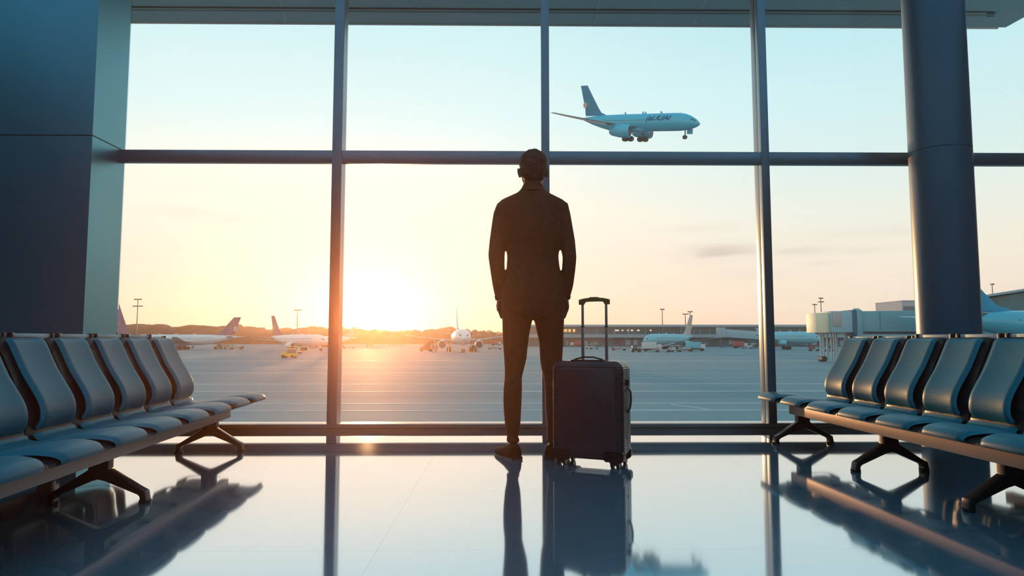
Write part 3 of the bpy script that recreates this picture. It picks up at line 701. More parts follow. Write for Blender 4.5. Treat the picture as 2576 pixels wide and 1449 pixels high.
def airliner(label, loc, heading, L=38.0, D=4.0, span=36.0, m_body=None, m_fin=None, m_wing=None, eng=1.15, bh=None, flying=False, tilt=(0, 0), text=None, windows=True, fin_h=1.0, wx=.08, group='airliners parked on the apron', name='airliner'):
    m_body = m_body or M_white; m_fin = m_fin or M_fin_m; m_wing = m_wing or M_wing
    bh = bh or D * .95          # fuselage axis height above the ground
    rt = empty(name, loc, heading); rt.rotation_mode = 'XYZ'; rt.rotation_euler = (tilt[0], tilt[1], heading)
    tag(rt, label, 'airplane', group)
    r = D / 2
    prof = [(0, .02, -.26), (.006, .16, -.25), (.02, .34, -.21), (.045, .56, -.15), (.075, .74, -.09), (.11, .89, -.04), (.15, .98, -.005), (.19, 1, 0), (.45, 1, 0), (.66, 1, 0), (.74, .92, .06), (.82, .74, .20), (.90, .49, .36), (.96, .26, .50), (1.0, .08, .58)]
    fus = MB(); R = []
    for t, s, zc in dense(prof, .012):
        x = L / 2 - t * L
        R.append([Vector((x, r * s * math.cos(2 * PI * k / 32), bh + r * (zc + s * math.sin(2 * PI * k / 32)))) for k in range(32)])
    fo = fus.loft(R).build('fuselage', m_body, rt, smooth=True, angle=60)
    def skin(x, ang, off=.02):
        t = (L / 2 - x) / L; s, zc = interp(prof, t); rr = r * s + off
        return Vector((x, -rr * math.cos(ang), bh + r * zc + rr * math.sin(ang)))
    # cockpit glazing, wrapped round the nose on both sides
    for sgn in (-1, 1):
        mb = MB(); vs = []
        for k in range(7):
            x = L / 2 - L * (.030 + .036 * k / 6)
            for a in (.50, .78):
                p = skin(x, a + .10 * (6 - k) / 6 * 0 - .03 * k / 6, .015); vs.append((p.x, -sgn * p.y if sgn > 0 else p.y, p.z))
        mb.add(vs, [(2 * k, 2 * k + 1, 2 * k + 3, 2 * k + 2) for k in range(6)]).build('cockpit_window', M_win, fo)
    if windows:
        mb = MB()
        for sgn in (-1, 1):
            x = L * .30
            while x > -L * .30:
                if text and sgn < 0 and x > L * .08: x -= L * .0135; continue
                p = skin(x, .22, .012); q = skin(x, .30, .012); s_ = -1 if sgn > 0 else 1
                w = L * .0042
                mb.add([(x - w, s_ * p.y, p.z), (x + w, s_ * p.y, p.z), (x + w, s_ * q.y, q.z), (x - w, s_ * q.y, q.z)], [(0, 1, 2, 3)])
                x -= L * .0135
        mb.build('window_row', M_win, fo)
    hs = span / 2
    for s in (1, -1):
        rootc = L * .20; xr = L * wx; dihed = .09 * hs; R = []
        for t in (0, .12, .3, .6, .85, 1.0):
            le = xr - hs * .50 * t; ch = rootc * (1 - t) + rootc * .22 * t if t > .3 else rootc * (1 - t * 1.35)
            if t >= .3: ch = rootc * .595 * (1 - (t - .3) / .7) + rootc * .20 * ((t - .3) / .7)
            R.append(foil(le, le - ch, bh - r * .55 + dihed * t * (1 + .3 * t), s * (r * .35 + (hs - r * .35) * t), .055 * ch))
        MB().loft(R).build('wing', m_wing, rt, smooth=True, angle=50)
        # engine
        ey = s * hs * .33; ex = xr - hs * .50 * .33 + L * .045; ez = bh - r * .55 + dihed * .33 - eng * 1.15
        prof_e = [(eng * 1.65, .90), (eng * 1.55, 1.0), (eng * .9, 1.05), (0, 1.0), (-eng * 1.3, .72), (-eng * 1.7, .5)]
        en = MB().loft([[Vector((ex + dx_, ey + eng * q * math.cos(2 * PI * k / 24), ez + eng * q * math.sin(2 * PI * k / 24))) for k in range(24)] for dx_, q in prof_e]).build('engine', m_body, rt, smooth=True, angle=50)
        MB().cyl((ex + eng * 1.66, ey, ez), eng * .80, .06, 'x', 24).build('intake', M_intake, en, smooth=True)
        MB().add([(ex + eng * .8, ey - .12, ez + eng * .8), (ex + eng * .8, ey + .12, ez + eng * .8), (ex - eng * 2.2, ey + .12, ez + eng * .6), (ex - eng * 2.2, ey - .12, ez + eng * .6),
                  (ex + eng * .2, ey - .12, ez + eng * 1.35), (ex + eng * .2, ey + .12, ez + eng * 1.35), (ex - eng * 2.6, ey + .12, ez + eng * 1.25), (ex - eng * 2.6, ey - .12, ez + eng * 1.25)],
                 [(0, 1, 2, 3), (7, 6, 5, 4), (0, 4, 5, 1), (1, 5, 6, 2), (2, 6, 7, 3), (3, 7, 4, 0)]).build('pylon', m_body, en)
        # tailplane
        R = []
        for t in (0, .5, 1):
            le = -L * .385 - L * .085 * t; ch = L * .075 * (1 - t) + L * .028 * t
            R.append(foil(le, le - ch, bh + r * .42 + .08 * hs * .36 * t, s * (r * .12 + hs * .36 * t), .05 * ch))
        MB().loft(R).build('tailplane', m_wing, rt, smooth=True, angle=50)
    # fin
    fh = L * .155 * fin_h; R = []
    for z, le, ch in ((0, -L * .27, L * .195), (.10, -L * .325, L * .145), (.25, -L * .35, L * .122), (.6, -L * .40, L * .094), (1.0, -L * .455, L * .062)):
        n = 8; up = []; dn = []; zz = bh + r * .55 + fh * z + (r * .35 if z == 0 else r * .35)
        for k in range(n + 1):
            t = k / n; h = .05 * ch * (2.2 * math.sqrt(t) * (1 - t) ** 1.05); x = le - ch * t
            up.append((x, h, zz)); dn.append((x, -h, zz))
        R.append(up + dn[::-1][1:-1])
    fin = MB().loft(R).build('tail_fin', m_fin, rt, smooth=True, angle=50)
    # emblem on the fin: pale round blob and a thin crescent, both sides
    zb = bh + r * .9 + fh * .36
    for s in (-1, 1):
        e = MB(); y = s * L * .0062
        e.add([(-L * .475 + L * .018 * math.cos(a) + L * .004, y, zb + L * .020 * math.sin(a) * 1.2) for a in [2 * PI * k / 20 for k in range(20)]], [tuple(range(20))])
        cr = []
        for k in range(9):
            a = -1.2 + 2.2 * k / 8; cr.append((-L * .448 + L * .016 * math.cos(a), y * 1.25, zb + L * .022 * math.sin(a)))
        for k in range(8, -1, -1):
            a = -1.2 + 2.2 * k / 8; cr.append((-L * .448 + L * .0125 * math.cos(a), y * 1.25, zb + L * .020 * math.sin(a)))
        e.add(cr, [(k, k + 1, 16 - k, 17 - k) for k in range(8)])
        e.build('emblem', M_logo, fin)
    for x in (-L * .12, L * .03, L * .05, L * .18):
        MB().add([(x, -.05, bh + r * .98), (x + .5, -.05, bh + r * .98), (x + .2, -.03, bh + r * 1.25), (x, -.03, bh + r * 1.25), (x, .05, bh + r * .98), (x + .5, .05, bh + r * .98), (x + .2, .03, bh + r * 1.25), (x, .03, bh + r * 1.25)],
                 [(0, 1, 2, 3), (7, 6, 5, 4), (0, 4, 5, 1), (1, 5, 6, 2), (2, 6, 7, 3), (3, 7, 4, 0)]).build('antenna', m_body, fo)
    # landing gear
    wr = D * .135
    for gx, gy, k in ((L * .385, 0, .85), (-L * .02, D * (1.25 if flying else .72), 1.15), (-L * .02, -D * (1.25 if flying else .72), 1.15)):
        w_ = wr * k; zt_ = bh - r * .75 if gy == 0 else bh - r * (.3 if flying else .55)
        zb_ = w_ if not flying else bh - r - D * .42 + (D * .08 if gy == 0 else 0)
        g = MB().tube([(gx, gy, zt_), (gx, gy, zb_)], .13, 10).build('landing_gear', M_gearm if flying else m_wing, rt, smooth=True)
        for a in ((-1, 1) if gy == 0 else (-1, 1)):
            for b in ((0,) if gy == 0 else (-1, 1)):
                MB().cyl((gx + b * w_ * 1.05, gy + a * w_ * .55, zb_), w_, w_ * .6, 'y', 16).build('wheel', M_gearm, g, smooth=True)
        if gy == 0 and flying: MB().box(gx + .3, gx + 1.6, .35, .45, bh - r * 1.35, bh - r * .8).build('gear_door', m_body, g)
    if flying:   # belly fairing
        R = []
        for t in [k / 10 for k in range(11)]:
            s_ = math.sin(PI * t) ** .6 + .02; x = L * .12 - L * .28 * t
            R.append([Vector((x, r * .85 * s_ * math.cos(2 * PI * k / 20), bh - r * .75 + r * .42 * s_ * math.sin(2 * PI * k / 20))) for k in range(20)])
        MB().loft(R).build('belly_fairing', m_body, rt, smooth=True)
    if text:
        cu = bpy.data.curves.new('lettering', 'FONT'); cu.body = text; cu.size = 1.0; cu.shear = .42; cu.offset = .018; cu.space_character = .95
        tmp = bpy.data.objects.new('lettering_source', cu); COL.objects.link(tmp)
        dg = bpy.context.evaluated_depsgraph_get(); me = bpy.data.meshes.new_from_object(tmp.evaluated_get(dg))
        bpy.data.objects.remove(tmp)
        xs_ = [v.co.x for v in me.vertices]; ys_ = [v.co.y for v in me.vertices]
        x0_, x1_, yy0, yy1 = min(xs_), max(xs_), min(ys_), max(ys_)
        bm = bmesh.new(); bm.from_mesh(me); bmesh.ops.subdivide_edges(bm, edges=[e for e in bm.edges if e.calc_length() > .15], cuts=2); bm.to_mesh(me); bm.free()
        for v in me.vertices:
            u = (v.co.x - x0_) / (x1_ - x0_); w = (v.co.y - yy0) / (yy1 - yy0)
            v.co = skin(L * .085 + u * L * .205, .00 + w * .78, .03)
        me.materials.clear(); me.materials.append(mat('navy_lettering', (0.0, 0.05, 0.16), .5, 0, .2))
        o = bpy.data.objects.new('lettering', me); COL.objects.link(o); o.parent = fo
    return rt

def on_apron(px, Y): return (at(px, 852, Y).x, Y, ZT)
def placed(px_tail, Y_tail, L, heading):
    """ground centre so that the tail end sits at that pixel column and distance"""
    t = at(px_tail, 852, Y_tail); return (t.x + math.cos(heading) * L / 2, Y_tail + math.sin(heading) * L / 2, ZT)
airliner('white airliner parked side-on at far left, nose to the wall pier, mauve tail', placed(600, 258, 44, PI), PI, 44, 4.0, 36)
airliner('airliner hidden behind the far left one, only its tall tail fin showing by the pier', placed(284, 300, 40, 0), 0, 40, 4.0, 30, fin_h=2.4)
airliner('white airliner with mauve tail parked just left of the first mullion', placed(683, 248, 31, math.radians(-35)), math.radians(-35), 31, 3.9, 30, fin_h=1.5)
airliner('distant airliner by the ridge beside the sun, its fin tip above the trees', placed(893, 345, 32, PI), PI, 32, 3.8, 30, m_fin=M_logo)
airliner('white airliner parked nose-on towards the windows, left of the man', placed(1148, 240, 44, math.radians(-83)), math.radians(-83), 44, 5.0, 36, eng=1.30, m_fin=M_logo, bh=4.7, fin_h=1.25)
airliner('pale blue airliner parked in front of the terminal, right of the suitcase handle', placed(1742, 254, 23, math.radians(-155)), math.radians(-155), 23, 4.1, 40, M_teal, m_fin=M_logo, m_wing=M_wing_b, fin_h=2.1, eng=.9, wx=-.06)
airliner('pale blue airliner nose showing between the sunlit mullion and the jet bridge', placed(1902, 262, 23, math.radians(-28)), math.radians(-28), 23, 4.6, 24, M_teal, bh=4.6, fin_h=.5, m_fin=M_teal, wx=-.02, eng=.9)
airliner('large cyan airliner close by at far right behind the round column', placed(2352, 106, 62, math.radians(3)), math.radians(3), 62, 5.2, 50, M_cyan, m_fin=M_fin_b, eng=1.7, bh=6.1)
Yf = 152.0; pf = at(1604, 311, Yf)
hd = math.radians(-30)
Lf, Df = 28.6, 4.0
airliner('blue airliner flying past the upper window with landing gear lowered', (pf.x, pf.y, pf.z - 3.9), hd, Lf, Df, 45, M_cyan if False else mat('blue_airliner_paint', (0.02, 0.44, 0.66), .3, 0, .5, .04, .4), m_fin=M_fin_b, m_wing=M_wing_b, eng=1.4, bh=3.9, flying=True, tilt=(math.radians(14), math.radians(8)), wx=.03, text='(aUUAI', group=None, fin_h=1.6)

# ------------------------------------------------------------------ terminal across the apron
M_roof = mat('roof_edge', (0.30, 0.40, 0.47), .5); M_tglass = mat('terminal_glazing', (0.02, 0.12, 0.16), .2, .2, .6, .25, .12)
M_band = mat('spandrel_band', (0.22, 0.36, 0.42), .5); M_lower = mat('service_level', (0.07, 0.15, 0.19), .7, 0, .4, .3, .2)
M_lit = mat('lit_window', (0.8, 0.5, 0.2), .5, emit=(1, .42, .12, 1), es=1.0); M_litw = mat('lit_window_white', (0.8, 0.7, 0.6), .5, emit=(1, .75, .55, 1), es=.6)
YT = 372
def X_(px, Y=YT): return at(px, 845, Y).x
def Z_(py, Y=YT): return at(1650, py, Y).z
tx = X_(1700)
tb = empty('terminal_building', (tx, YT, ZT)); tag(tb, 'long low terminal building across the apron with a flat pale roof and glass front', 'building')
def tbox(px0, px1, py0, py1, y0, y1, m, name, parent=tb, Y=YT, bx=tx, **k):
    return MB().box(X_(px0) - bx, X_(px1) - bx, y0, y1, Z_(py1) - ZT, Z_(py0) - ZT).build(name, m, parent, **k)
tbox(1318, 2330, 817, 822.5, -3, 30, M_roof, 'roof')
gz = tbox(1322, 2330, 822.5, 841, 0, 29, M_tglass, 'glass_front')
tbox(1320, 2330, 841, 849.5, -1.5, 29, M_band, 'spandrel')
lw_ = MB().box(X_(1325) - tx, X_(2330) - tx, 1.5, 28, 0, Z_(849.5) - ZT).build('lower_wall', M_lower, tb)
for px in (1500, 1546, 1580, 1624, 1667, 1712, 1745, 1760, 1784, 1806, 1860, 1980, 2010, 2030):
    MB().box(X_(px) - tx - .15, X_(px) - tx + .15, -.4, 0, Z_(841) - ZT, Z_(822.5) - ZT).build('mullion', M_roof, gz)
for px in (1417, 1424, 1433, 1444): MB().box(X_(px) - tx - .6, X_(px) - tx + .6, -.12, -.02, Z_(835) - ZT, Z_(828) - ZT).build('lit_window', M_lit, gz)
for px, w in ((1552, 5), (1566, 2), (1580, 2.5), (1590, 3), (1606, 3), (1637, 2)): MB().box(X_(px - w) - tx, X_(px + w) - tx, -.12, -.02, Z_(833) - ZT, Z_(829) - ZT).build('lit_window', M_litw, gz)
rnd = random.Random(3)
px = 1424
while px < 2300:
    w = rnd.uniform(3, 14); z0 = rnd.uniform(0.1, 1.4); z1 = rnd.uniform(2.0, 4.0)
    mm = rnd.choice([M_band, M_roof, M_tglass, mat('red_door', (0.24, 0.05, 0.06), .6), mat('service_panel', (0.25, 0.32, 0.34), .6)])
    MB().box(X_(px) - tx, X_(px + w) - tx, 1.3, 1.5, z0, z1).build('service_door', mm, lw_)
    px += w + rnd.uniform(3, 16)
# distant jet bridge in front of the terminal
jb = empty('jet_bridge', (X_(1860, 330), 330, ZT)); tag(jb, 'distant pale jet bridge sloping along the terminal front left of the sunlit mullion', 'jet bridge', 'jet bridges')
def prism4(a0, a1, y0, y1, name, m, parent, org):
    (xa, zb, zt_), (xb, zb2, zt2) = a0, a1
    vs = []
    for y in (y0, y1):
        vs += [(xa, y, zb), (xb, y, zb2), (xb, y, zt2), (xa, y, zt_)]
    return MB().add([(v[0] - org[0], v[1], v[2] - ZT) for v in vs], [(0, 1, 2, 3), (7, 6, 5, 4), (0, 4, 5, 1), (1, 5, 6, 2), (2, 6, 7, 3), (3, 7, 4, 0)]).build(name, m, parent, bevel=.05)
M_bridge = mat('bridge_cladding', (0.30, 0.46, 0.52), .5, .1)
o_ = (X_(1860, 330),)
zz = lambda py: at(1860, py, 330).z
prism4((X_(1820, 330), zz(848), zz(828)), (X_(1935, 330), zz(856), zz(836)), -2, 2, 'tunnel', M_bridge, jb, o_)
prism4((X_(1806, 330), zz(850), zz(824)), (X_(1820, 330), zz(850), zz(824)), -3, 3, 'rotunda', M_roof, jb, o_)
prism4((X_(1811, 330), ZT, zz(850)), (X_(1816, 330), ZT, zz(850)), -.8, .8, 'support', M_lower, jb, o_)
prism4((X_(1925, 330), ZT, zz(854)), (X_(1928, 330), ZT, zz(854)), -.8, .8, 'support', M_lower, jb, o_)
# near jet bridge, reaching left from behind the round column
YJ = 120
jx = lambda px: at(px, 840, YJ).x
jz = lambda py: at(2180, py, YJ).z
nj = empty('jet_bridge', (jx(2100), YJ, ZT)); tag(nj, 'large blue jet bridge with a sunlit cab end, reaching out from behind the round column', 'jet bridge', 'jet bridges')
o_ = (jx(2100),)
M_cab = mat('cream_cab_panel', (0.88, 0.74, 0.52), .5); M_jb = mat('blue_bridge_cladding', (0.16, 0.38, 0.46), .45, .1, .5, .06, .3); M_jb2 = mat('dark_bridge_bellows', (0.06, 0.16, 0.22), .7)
prism4((jx(2076), jz(836.5), jz(784)), (jx(2128), jz(836.5), jz(784)), -2.4, 2.4, 'cab', M_bridge, nj, o_)
prism4((jx(2043), jz(837), jz(788)), (jx(2076), jz(837), jz(788)), -1.6, 2.2, 'cab_door', M_cab, nj, o_)
prism4((jx(2078.5), jz(822), jz(787.5)), (jx(2101), jz(822), jz(787.5)), -2.5, -2.38, 'cab_window', mat('cab_glass', (0.42, 0.36, 0.36), .2), nj, o_)
prism4((jx(2128), jz(834), jz(782)), (jx(2140), jz(846), jz(780)), -2.2, 2.2, 'bellows', M_jb2, nj, o_)
prism4((jx(2140), jz(843), jz(781)), (jx(2152), jz(843), jz(781)), -2.5, 2.5, 'rotunda', M_jb, nj, o_)
tn = prism4((jx(2150), jz(832), jz(784)), (jx(2420), jz(832), jz(780.5)), -2, 2, 'tunnel', M_jb, nj, o_)
for px in (2199,):
    prism4((jx(px), jz(830), jz(785)), (jx(px + 1), jz(830), jz(785)), -2.06, -2.0, 'panel_joint', M_jb2, tn, o_)
prism4((jx(2150), jz(834.5), jz(832)), (jx(2420), jz(834.5), jz(832)), -2.15, 2, 'floor_beam', M_band, nj, o_)
prism4((jx(2168), jz(841), jz(834.5)), (jx(2420), jz(841), jz(834.5)), -1.5, 1.5, 'undercarriage', M_jb2, nj, o_)
prism4((jx(2420), ZT, jz(778)), (jx(2470), ZT, jz(778)), -3, 3, 'rotunda', M_jb, nj, o_)
for px in (2064, 2071, 2080, 2091, 2098, 2104, 2126):
    MB().tube([(jx(px) - o_[0], 0, .5), (jx(px) - o_[0], 0, jz(837) - ZT)], .16, 12).build('support', M_roof, nj, smooth=True)
for px in (2067, 2115):
    MB().cyl((jx(px) - o_[0], 0, .5), .5, 1.6, 'y', 18).build('wheel', M_gearm, nj, smooth=True)
MB().tube([(jx(2106) - o_[0], -1.5, 3.9), (jx(2148) - o_[0], -1.5, .3)], .10, 8).tube([(jx(2110) - o_[0], -2.1, 3.9), (jx(2152) - o_[0], -2.1, .3)], .10, 8).build('stair_rail', M_roof, nj, smooth=True)
MB().tube([(jx(2150) - o_[0], 0, jz(784) - ZT - .2), (jx(2153) - o_[0], 0, jz(781) - ZT), (jx(2160) - o_[0], 0, jz(781) - ZT), (jx(2164) - o_[0], 0, jz(784) - ZT - .2)], .45, 12).build('roof_hood', M_bridge, nj, smooth=True)
# buildings behind the bridge and behind the near airliner
def block(label, px0, px1, py_top, Y, depth, m, parts=()):
    x0, x1 = at(px0, 840, Y).x, at(px1, 840, Y).x; z1 = at((px0 + px1) / 2, py_top, Y).z - ZT
    r = empty('building', ((x0 + x1) / 2, Y, ZT)); tag(r, label, 'building', 'distant airport buildings')
    hw = (x1 - x0) / 2
    MB().box(-hw, hw, 0, depth, 0, z1).build('wall', m, r)
    MB().box(-hw - .3, hw + .3, -.3, depth + .3, z1, z1 + .35).build('roof', M_roof, r)
    MB().box(-hw * .9, hw * .9, -.06, 0, z1 * .70, z1 * .88).build('window_band', M_tglass, r)
    return r
block('small distant grey-pink block above the jet bridge beside the column', 2272, 2330, 757, 420, 30, mat('grey_pink_render', (0.42, 0.42, 0.45), .7))
block('faint lower distant block left of the grey-pink one above the jet bridge', 2251, 2271, 763, 520, 25, mat('pale_render', (0.62, 0.56, 0.50), .7))
cb = empty('terminal_building', (at(2640, 840, 145).x, 145, ZT)); tag(cb, 'dark glazed concourse with a rising roof line behind the cyan airliner at far right', 'building')
xa, xb = at(2478, 840, 150).x - cb.location.x, at(2900, 840, 120).x - cb.location.x
za, zb = at(2490, 749, 150).z - ZT, at(2576, 735, 143).z - ZT + 2.2
MB().add([(xa, 5, 0), (xb, -25, 0), (xb + 30, 10, 0), (xa + 30, 40, 0), (xa, 5, za), (xb, -25, zb), (xb + 30, 10, zb), (xa + 30, 40, za)], [(3, 2, 1, 0), (4, 5, 6, 7), (0, 1, 5, 4), (1, 2, 6, 5), (2, 3, 7, 6), (3, 0, 4, 7)]).build('glass_front', M_tglass, cb)
MB().add([(xa - 1, 3.5, za), (xb, -27, zb), (xb + 30, 12, zb), (xa + 30, 42, za), (xa - 1, 3.5, za + .5), (xb, -27, zb + .5), (xb + 30, 12, zb + .5), (xa + 30, 42, za + .5)], [(3, 2, 1, 0), (4, 5, 6, 7), (0, 1, 5, 4), (1, 2, 6, 5), (2, 3, 7, 6), (3, 0, 4, 7)]).build('roof', M_roof, cb)

# apron floodlight masts
def mast(label, px, py_top, Y, heads=2, name='light_mast', wide=1.0):
    x = at(px, 850, Y).x; z1 = at(px, py_top, Y).z - ZT
    r = empty(name, (x, Y, ZT)); tag(r, label, 'light mast', 'floodlight masts on the apron')
    k = Y / 350
    m_ = mat('mast_metal', (0.25, 0.20, 0.17), .5, .3)
    MB().tube([(0, 0, 0), (0, 0, z1)], [.32 * k, .20 * k], 10).build('pole', m_, r, smooth=True)
    for h in range(heads):
        zz_ = z1 - h * 1.6 * k * 2.2 * wide; w = (1.5 + .6 * h) * k * wide
        MB().box(-w, w, -.12, .12, zz_ - .15 * k, zz_ + .05 * k).build('crossarm', m_, r)
        for s in (-1, -.4, .4, 1): MB().box(w * s - .35 * k, w * s + .35 * k, -.45, .45, zz_ - .3 * k, zz_ + .25 * k).build('lamp', m_, r)
    return r
mast('tall floodlight mast with two tiers of lamps above the left seats', 343, 753, 350, 2)
mast('thin floodlight mast left of the first mullion over the white airliner', 747, 780, 420, 1)
mast('thin single-head floodlight mast over the terminal roof left of the blue airliner tail', 1667, 778, 430, 1, wide=.6)
mast('floodlight mast with crooked head just left of the blue airliner tail tip', 1725, 790, 430, 1, wide=.9)
mast('taller floodlight mast rising right behind the blue airliner tail fin', 1737, 784, 420, 1, wide=.7)
mast('dark floodlight mast with an oval head above the jet bridge cab', 2068, 750, 300, 2, wide=.55)
mast('smaller pale floodlight mast left of the dark one above the jet bridge cab', 2052, 766, 420, 1, wide=.6)
mast('slim antenna mast over the concourse roof at far right', 2503, 715, 190, 1, wide=.25)

# ------------------------------------------------------------------ ground service vehicles
def colm(n, c): return mat(n, c, .5)
M_yel = colm('yellow_paint', (0.60, 0.42, 0.03)); M_och = colm('ochre_paint', (0.42, 0.24, 0.06)); M_grey = colm('grey_vehicle', (0.35, 0.38, 0.40)); M_wht = colm('white_vehicle', (0.6, 0.6, 0.6))
M_red = colm('red_vehicle', (0.42, 0.10, 0.09)); M_tq = colm('turquoise_box', (0.12, 0.48, 0.58)); M_brn = colm('brown_vehicle', (0.28, 0.12, 0.06))
def wheels(r, xs, w, rad=.38):
    for x in xs:
        for s in (-1, 1): MB().cyl((x, s * w, rad), rad, .28, 'y', 16).build('wheel', M_gearm, r, smooth=True)
def vehicle(kind, label, px, py, m, rz=0.0, k=1.0):
    g = gnd(px, py, ZT); r = empty({'tug': 'baggage_tug', 'cart': 'baggage_cart', 'truck': 'service_truck', 'loader': 'belt_loader', 'stairs': 'boarding_stairs', 'dolly': 'cargo_dolly'}[kind], (g.x, g.y, ZT), rz)
    tag(r, label, {'tug': 'tug', 'cart': 'cart', 'truck': 'truck', 'loader': 'loader', 'stairs': 'stairs', 'dolly': 'cart'}[kind], 'ground service equipment on the apron')
    if kind == 'tug':
        MB().box(-1.5, 1.5, -.75, .75, .35, 1.0).box(-1.5, -.3, -.7, .7, 1.0, 1.15).build('chassis', m, r, bevel=.08)
        MB().box(-.2, 1.2, -.65, .65, 1.0, 1.9).build('cab', M_tglass, r, bevel=.08); MB().box(-.3, 1.3, -.72, .72, 1.88, 2.0).build('cab_roof', m, r, bevel=.03)
        wheels(r, (-1, 1), .72)
    elif kind == 'cart':
        MB().box(-1.7, 1.7, -.8, .8, .5, .68).build('deck', M_grey, r, bevel=.03)
        c = MB()
        for x in (-1.62, 0, 1.62):
            for y in (-.75, .75): c.box(x - .05, x + .05, y - .05, y + .05, .68, 1.95)
        c.build('frame_posts', M_gearm, r); MB().box(-1.75, 1.75, -.85, .85, 1.9, 2.05).build('cover', m, r, bevel=.05)
        MB().box(-1.5, -.15, -.6, .6, .69, 1.5).build('load', m, r, bevel=.08); wheels(r, (-1.2, 1.2), .78, .3)
    elif kind == 'dolly':
        MB().box(-2.6, 2.6, -1.1, 1.1, .45, .70).build('deck', m, r, bevel=.03); MB().box(-2.6, -2.45, -1.1, 1.1, .7, 1.2).build('end_stop', M_gearm, r)
        MB().box(-1.9, .1, -.9, .9, .70, 1.25).build('load', M_grey, r, bevel=.1); wheels(r, (-2, 2), .95, .32)
    elif kind == 'truck':
        MB().box(-3.2 * k, 1.4 * k, -1.15, 1.15, .9, 3.1 * k).build('cargo_box', m, r, bevel=.06)
        MB().box(1.5 * k, 3.1 * k, -1.1, 1.1, .6, 2.3).build('cab', M_wht, r, bevel=.15); MB().box(-3.2 * k, 3.0 * k, -.9, .9, .5, .9).build('chassis', M_gearm, r)
        MB().box(3.0 * k, 3.13 * k, -.95, .95, 1.45, 2.15).build('windscreen', M_tglass, r); wheels(r, (-2 * k, 2.1 * k), 1.0, .5)
    elif kind == 'loader':
        MB().box(-2.6, 2.6, -.9, .9, .4, .95).build('chassis', m, r, bevel=.06)
        MB().add([(-3.6, -.45, .9), (3.6, -.45, 2.7), (3.6, .45, 2.7), (-3.6, .45, .9), (-3.6, -.45, 1.15), (3.6, -.45, 2.95), (3.6, .45, 2.95), (-3.6, .45, 1.15)], [(3, 2, 1, 0), (4, 5, 6, 7), (0, 1, 5, 4), (1, 2, 6, 5), (2, 3, 7, 6), (3, 0, 4, 7)]).build('conveyor', M_grey, r)
        MB().tube([(1.4, 0, .9), (2.0, 0, 2.3)], .1, 8).build('lift_strut', M_gearm, r); wheels(r, (-1.9, 1.7), .85, .4)
    elif kind == 'stairs':
        MB().box(-2.2, 2.2, -.9, .9, .4, .9).build('chassis', m, r, bevel=.06)
        st = MB()
        for i in range(9): st.box(-2.1 + i * .38, -2.1 + (i + 1) * .38, -.7, .7, .9, 1.1 + i * .28)
        st.build('steps', m, r); MB().box(1.3, 2.4, -.8, .8, 3.2, 3.4).box(1.35, 1.5, -.7, .7, .9, 3.2).box(2.2, 2.35, -.7, .7, .9, 3.2).build('platform', m, r)
        wheels(r, (-1.5, 1.5), .82, .38)
    return r
V = [('tug', 'ochre tug under the tail of the far left side-on airliner', 549, 878, M_och), ('cart', 'ochre covered cart right of the tug at far left', 574, 878, M_och), ('dolly', 'low ochre dolly at the right end of the far left cart line', 595, 878.5, M_och),
     ('tug', 'yellow tug on the open apron, the nearer of the two yellow vehicles', 727, 901, M_yel), ('cart', 'yellow cart just behind the nearer yellow tug', 744, 890, M_yel),
     ('stairs', 'brown boarding stairs left of the nose-on airliner', 1072, 884, M_brn), ('cart', 'brown open cart between the stairs and the nose-on airliner', 1088, 883, M_brn),
     ('tug', 'small tug under the right engine of the nose-on airliner', 1189, 884, M_grey), ('dolly', 'flat dolly right of the nose-on airliner beside the man', 1245, 880, M_brn), ('truck', 'dark red truck far back right of the nose-on airliner', 1248, 869, M_red),
     ('truck', 'low red-grey truck at the terminal left of the suitcase handle', 1449, 872, M_red), ('tug', 'white tug inside the suitcase handle opening', 1483, 878, M_wht), ('cart', 'grey cart beside the white tug inside the handle opening', 1494, 879, M_grey),
     ('dolly', 'reddish dolly just right of the suitcase handle', 1557, 881.5, M_red), ('tug', 'dark tug left of the gear of the pale blue airliner', 1600, 886, M_gearm), ('truck', 'white truck below the wing of the pale blue airliner', 1640, 884, M_wht),
     ('loader', 'belt loader under the belly of the pale blue airliner', 1668, 886, M_grey), ('cart', 'white cart under the tail of the pale blue airliner', 1700, 885, M_wht), ('dolly', 'long brown dolly below the tail of the pale blue airliner', 1722, 884, M_brn),
     ('truck', 'turquoise box truck right of the pale blue airliner tail', 1750, 883, M_tq), ('truck', 'red and white truck far back between blue airliner and sunlit mullion', 1862, 876, M_red), ('cart', 'white cart right of the far red and white truck', 1895, 876, M_wht),
     ('dolly', 'white dolly between the far red truck and white cart', 1880, 876.5, M_wht), ('cart', 'red-brown cart left of the jet bridge supports', 2048, 883, M_red), ('tug', 'grey tug between the jet bridge supports', 2085, 884, M_grey),
     ('dolly', 'tiny dolly on the orange apron just right of the first mullion', 878, 876, M_och), ('cart', 'distant cart left of the sun glow patch on the apron', 930, 872, M_och), ('tug', 'distant tug right of the sun glow patch on the apron', 985, 869, M_och), ('cart', 'farthest cart between the glow patch and the boarding stairs', 1006, 869, M_och)]
for i, (kd, lab, px, py, mm) in enumerate(V):
    vehicle(kd, lab, px, py, mm, rz=[0, .05, PI, -.1][i % 4])

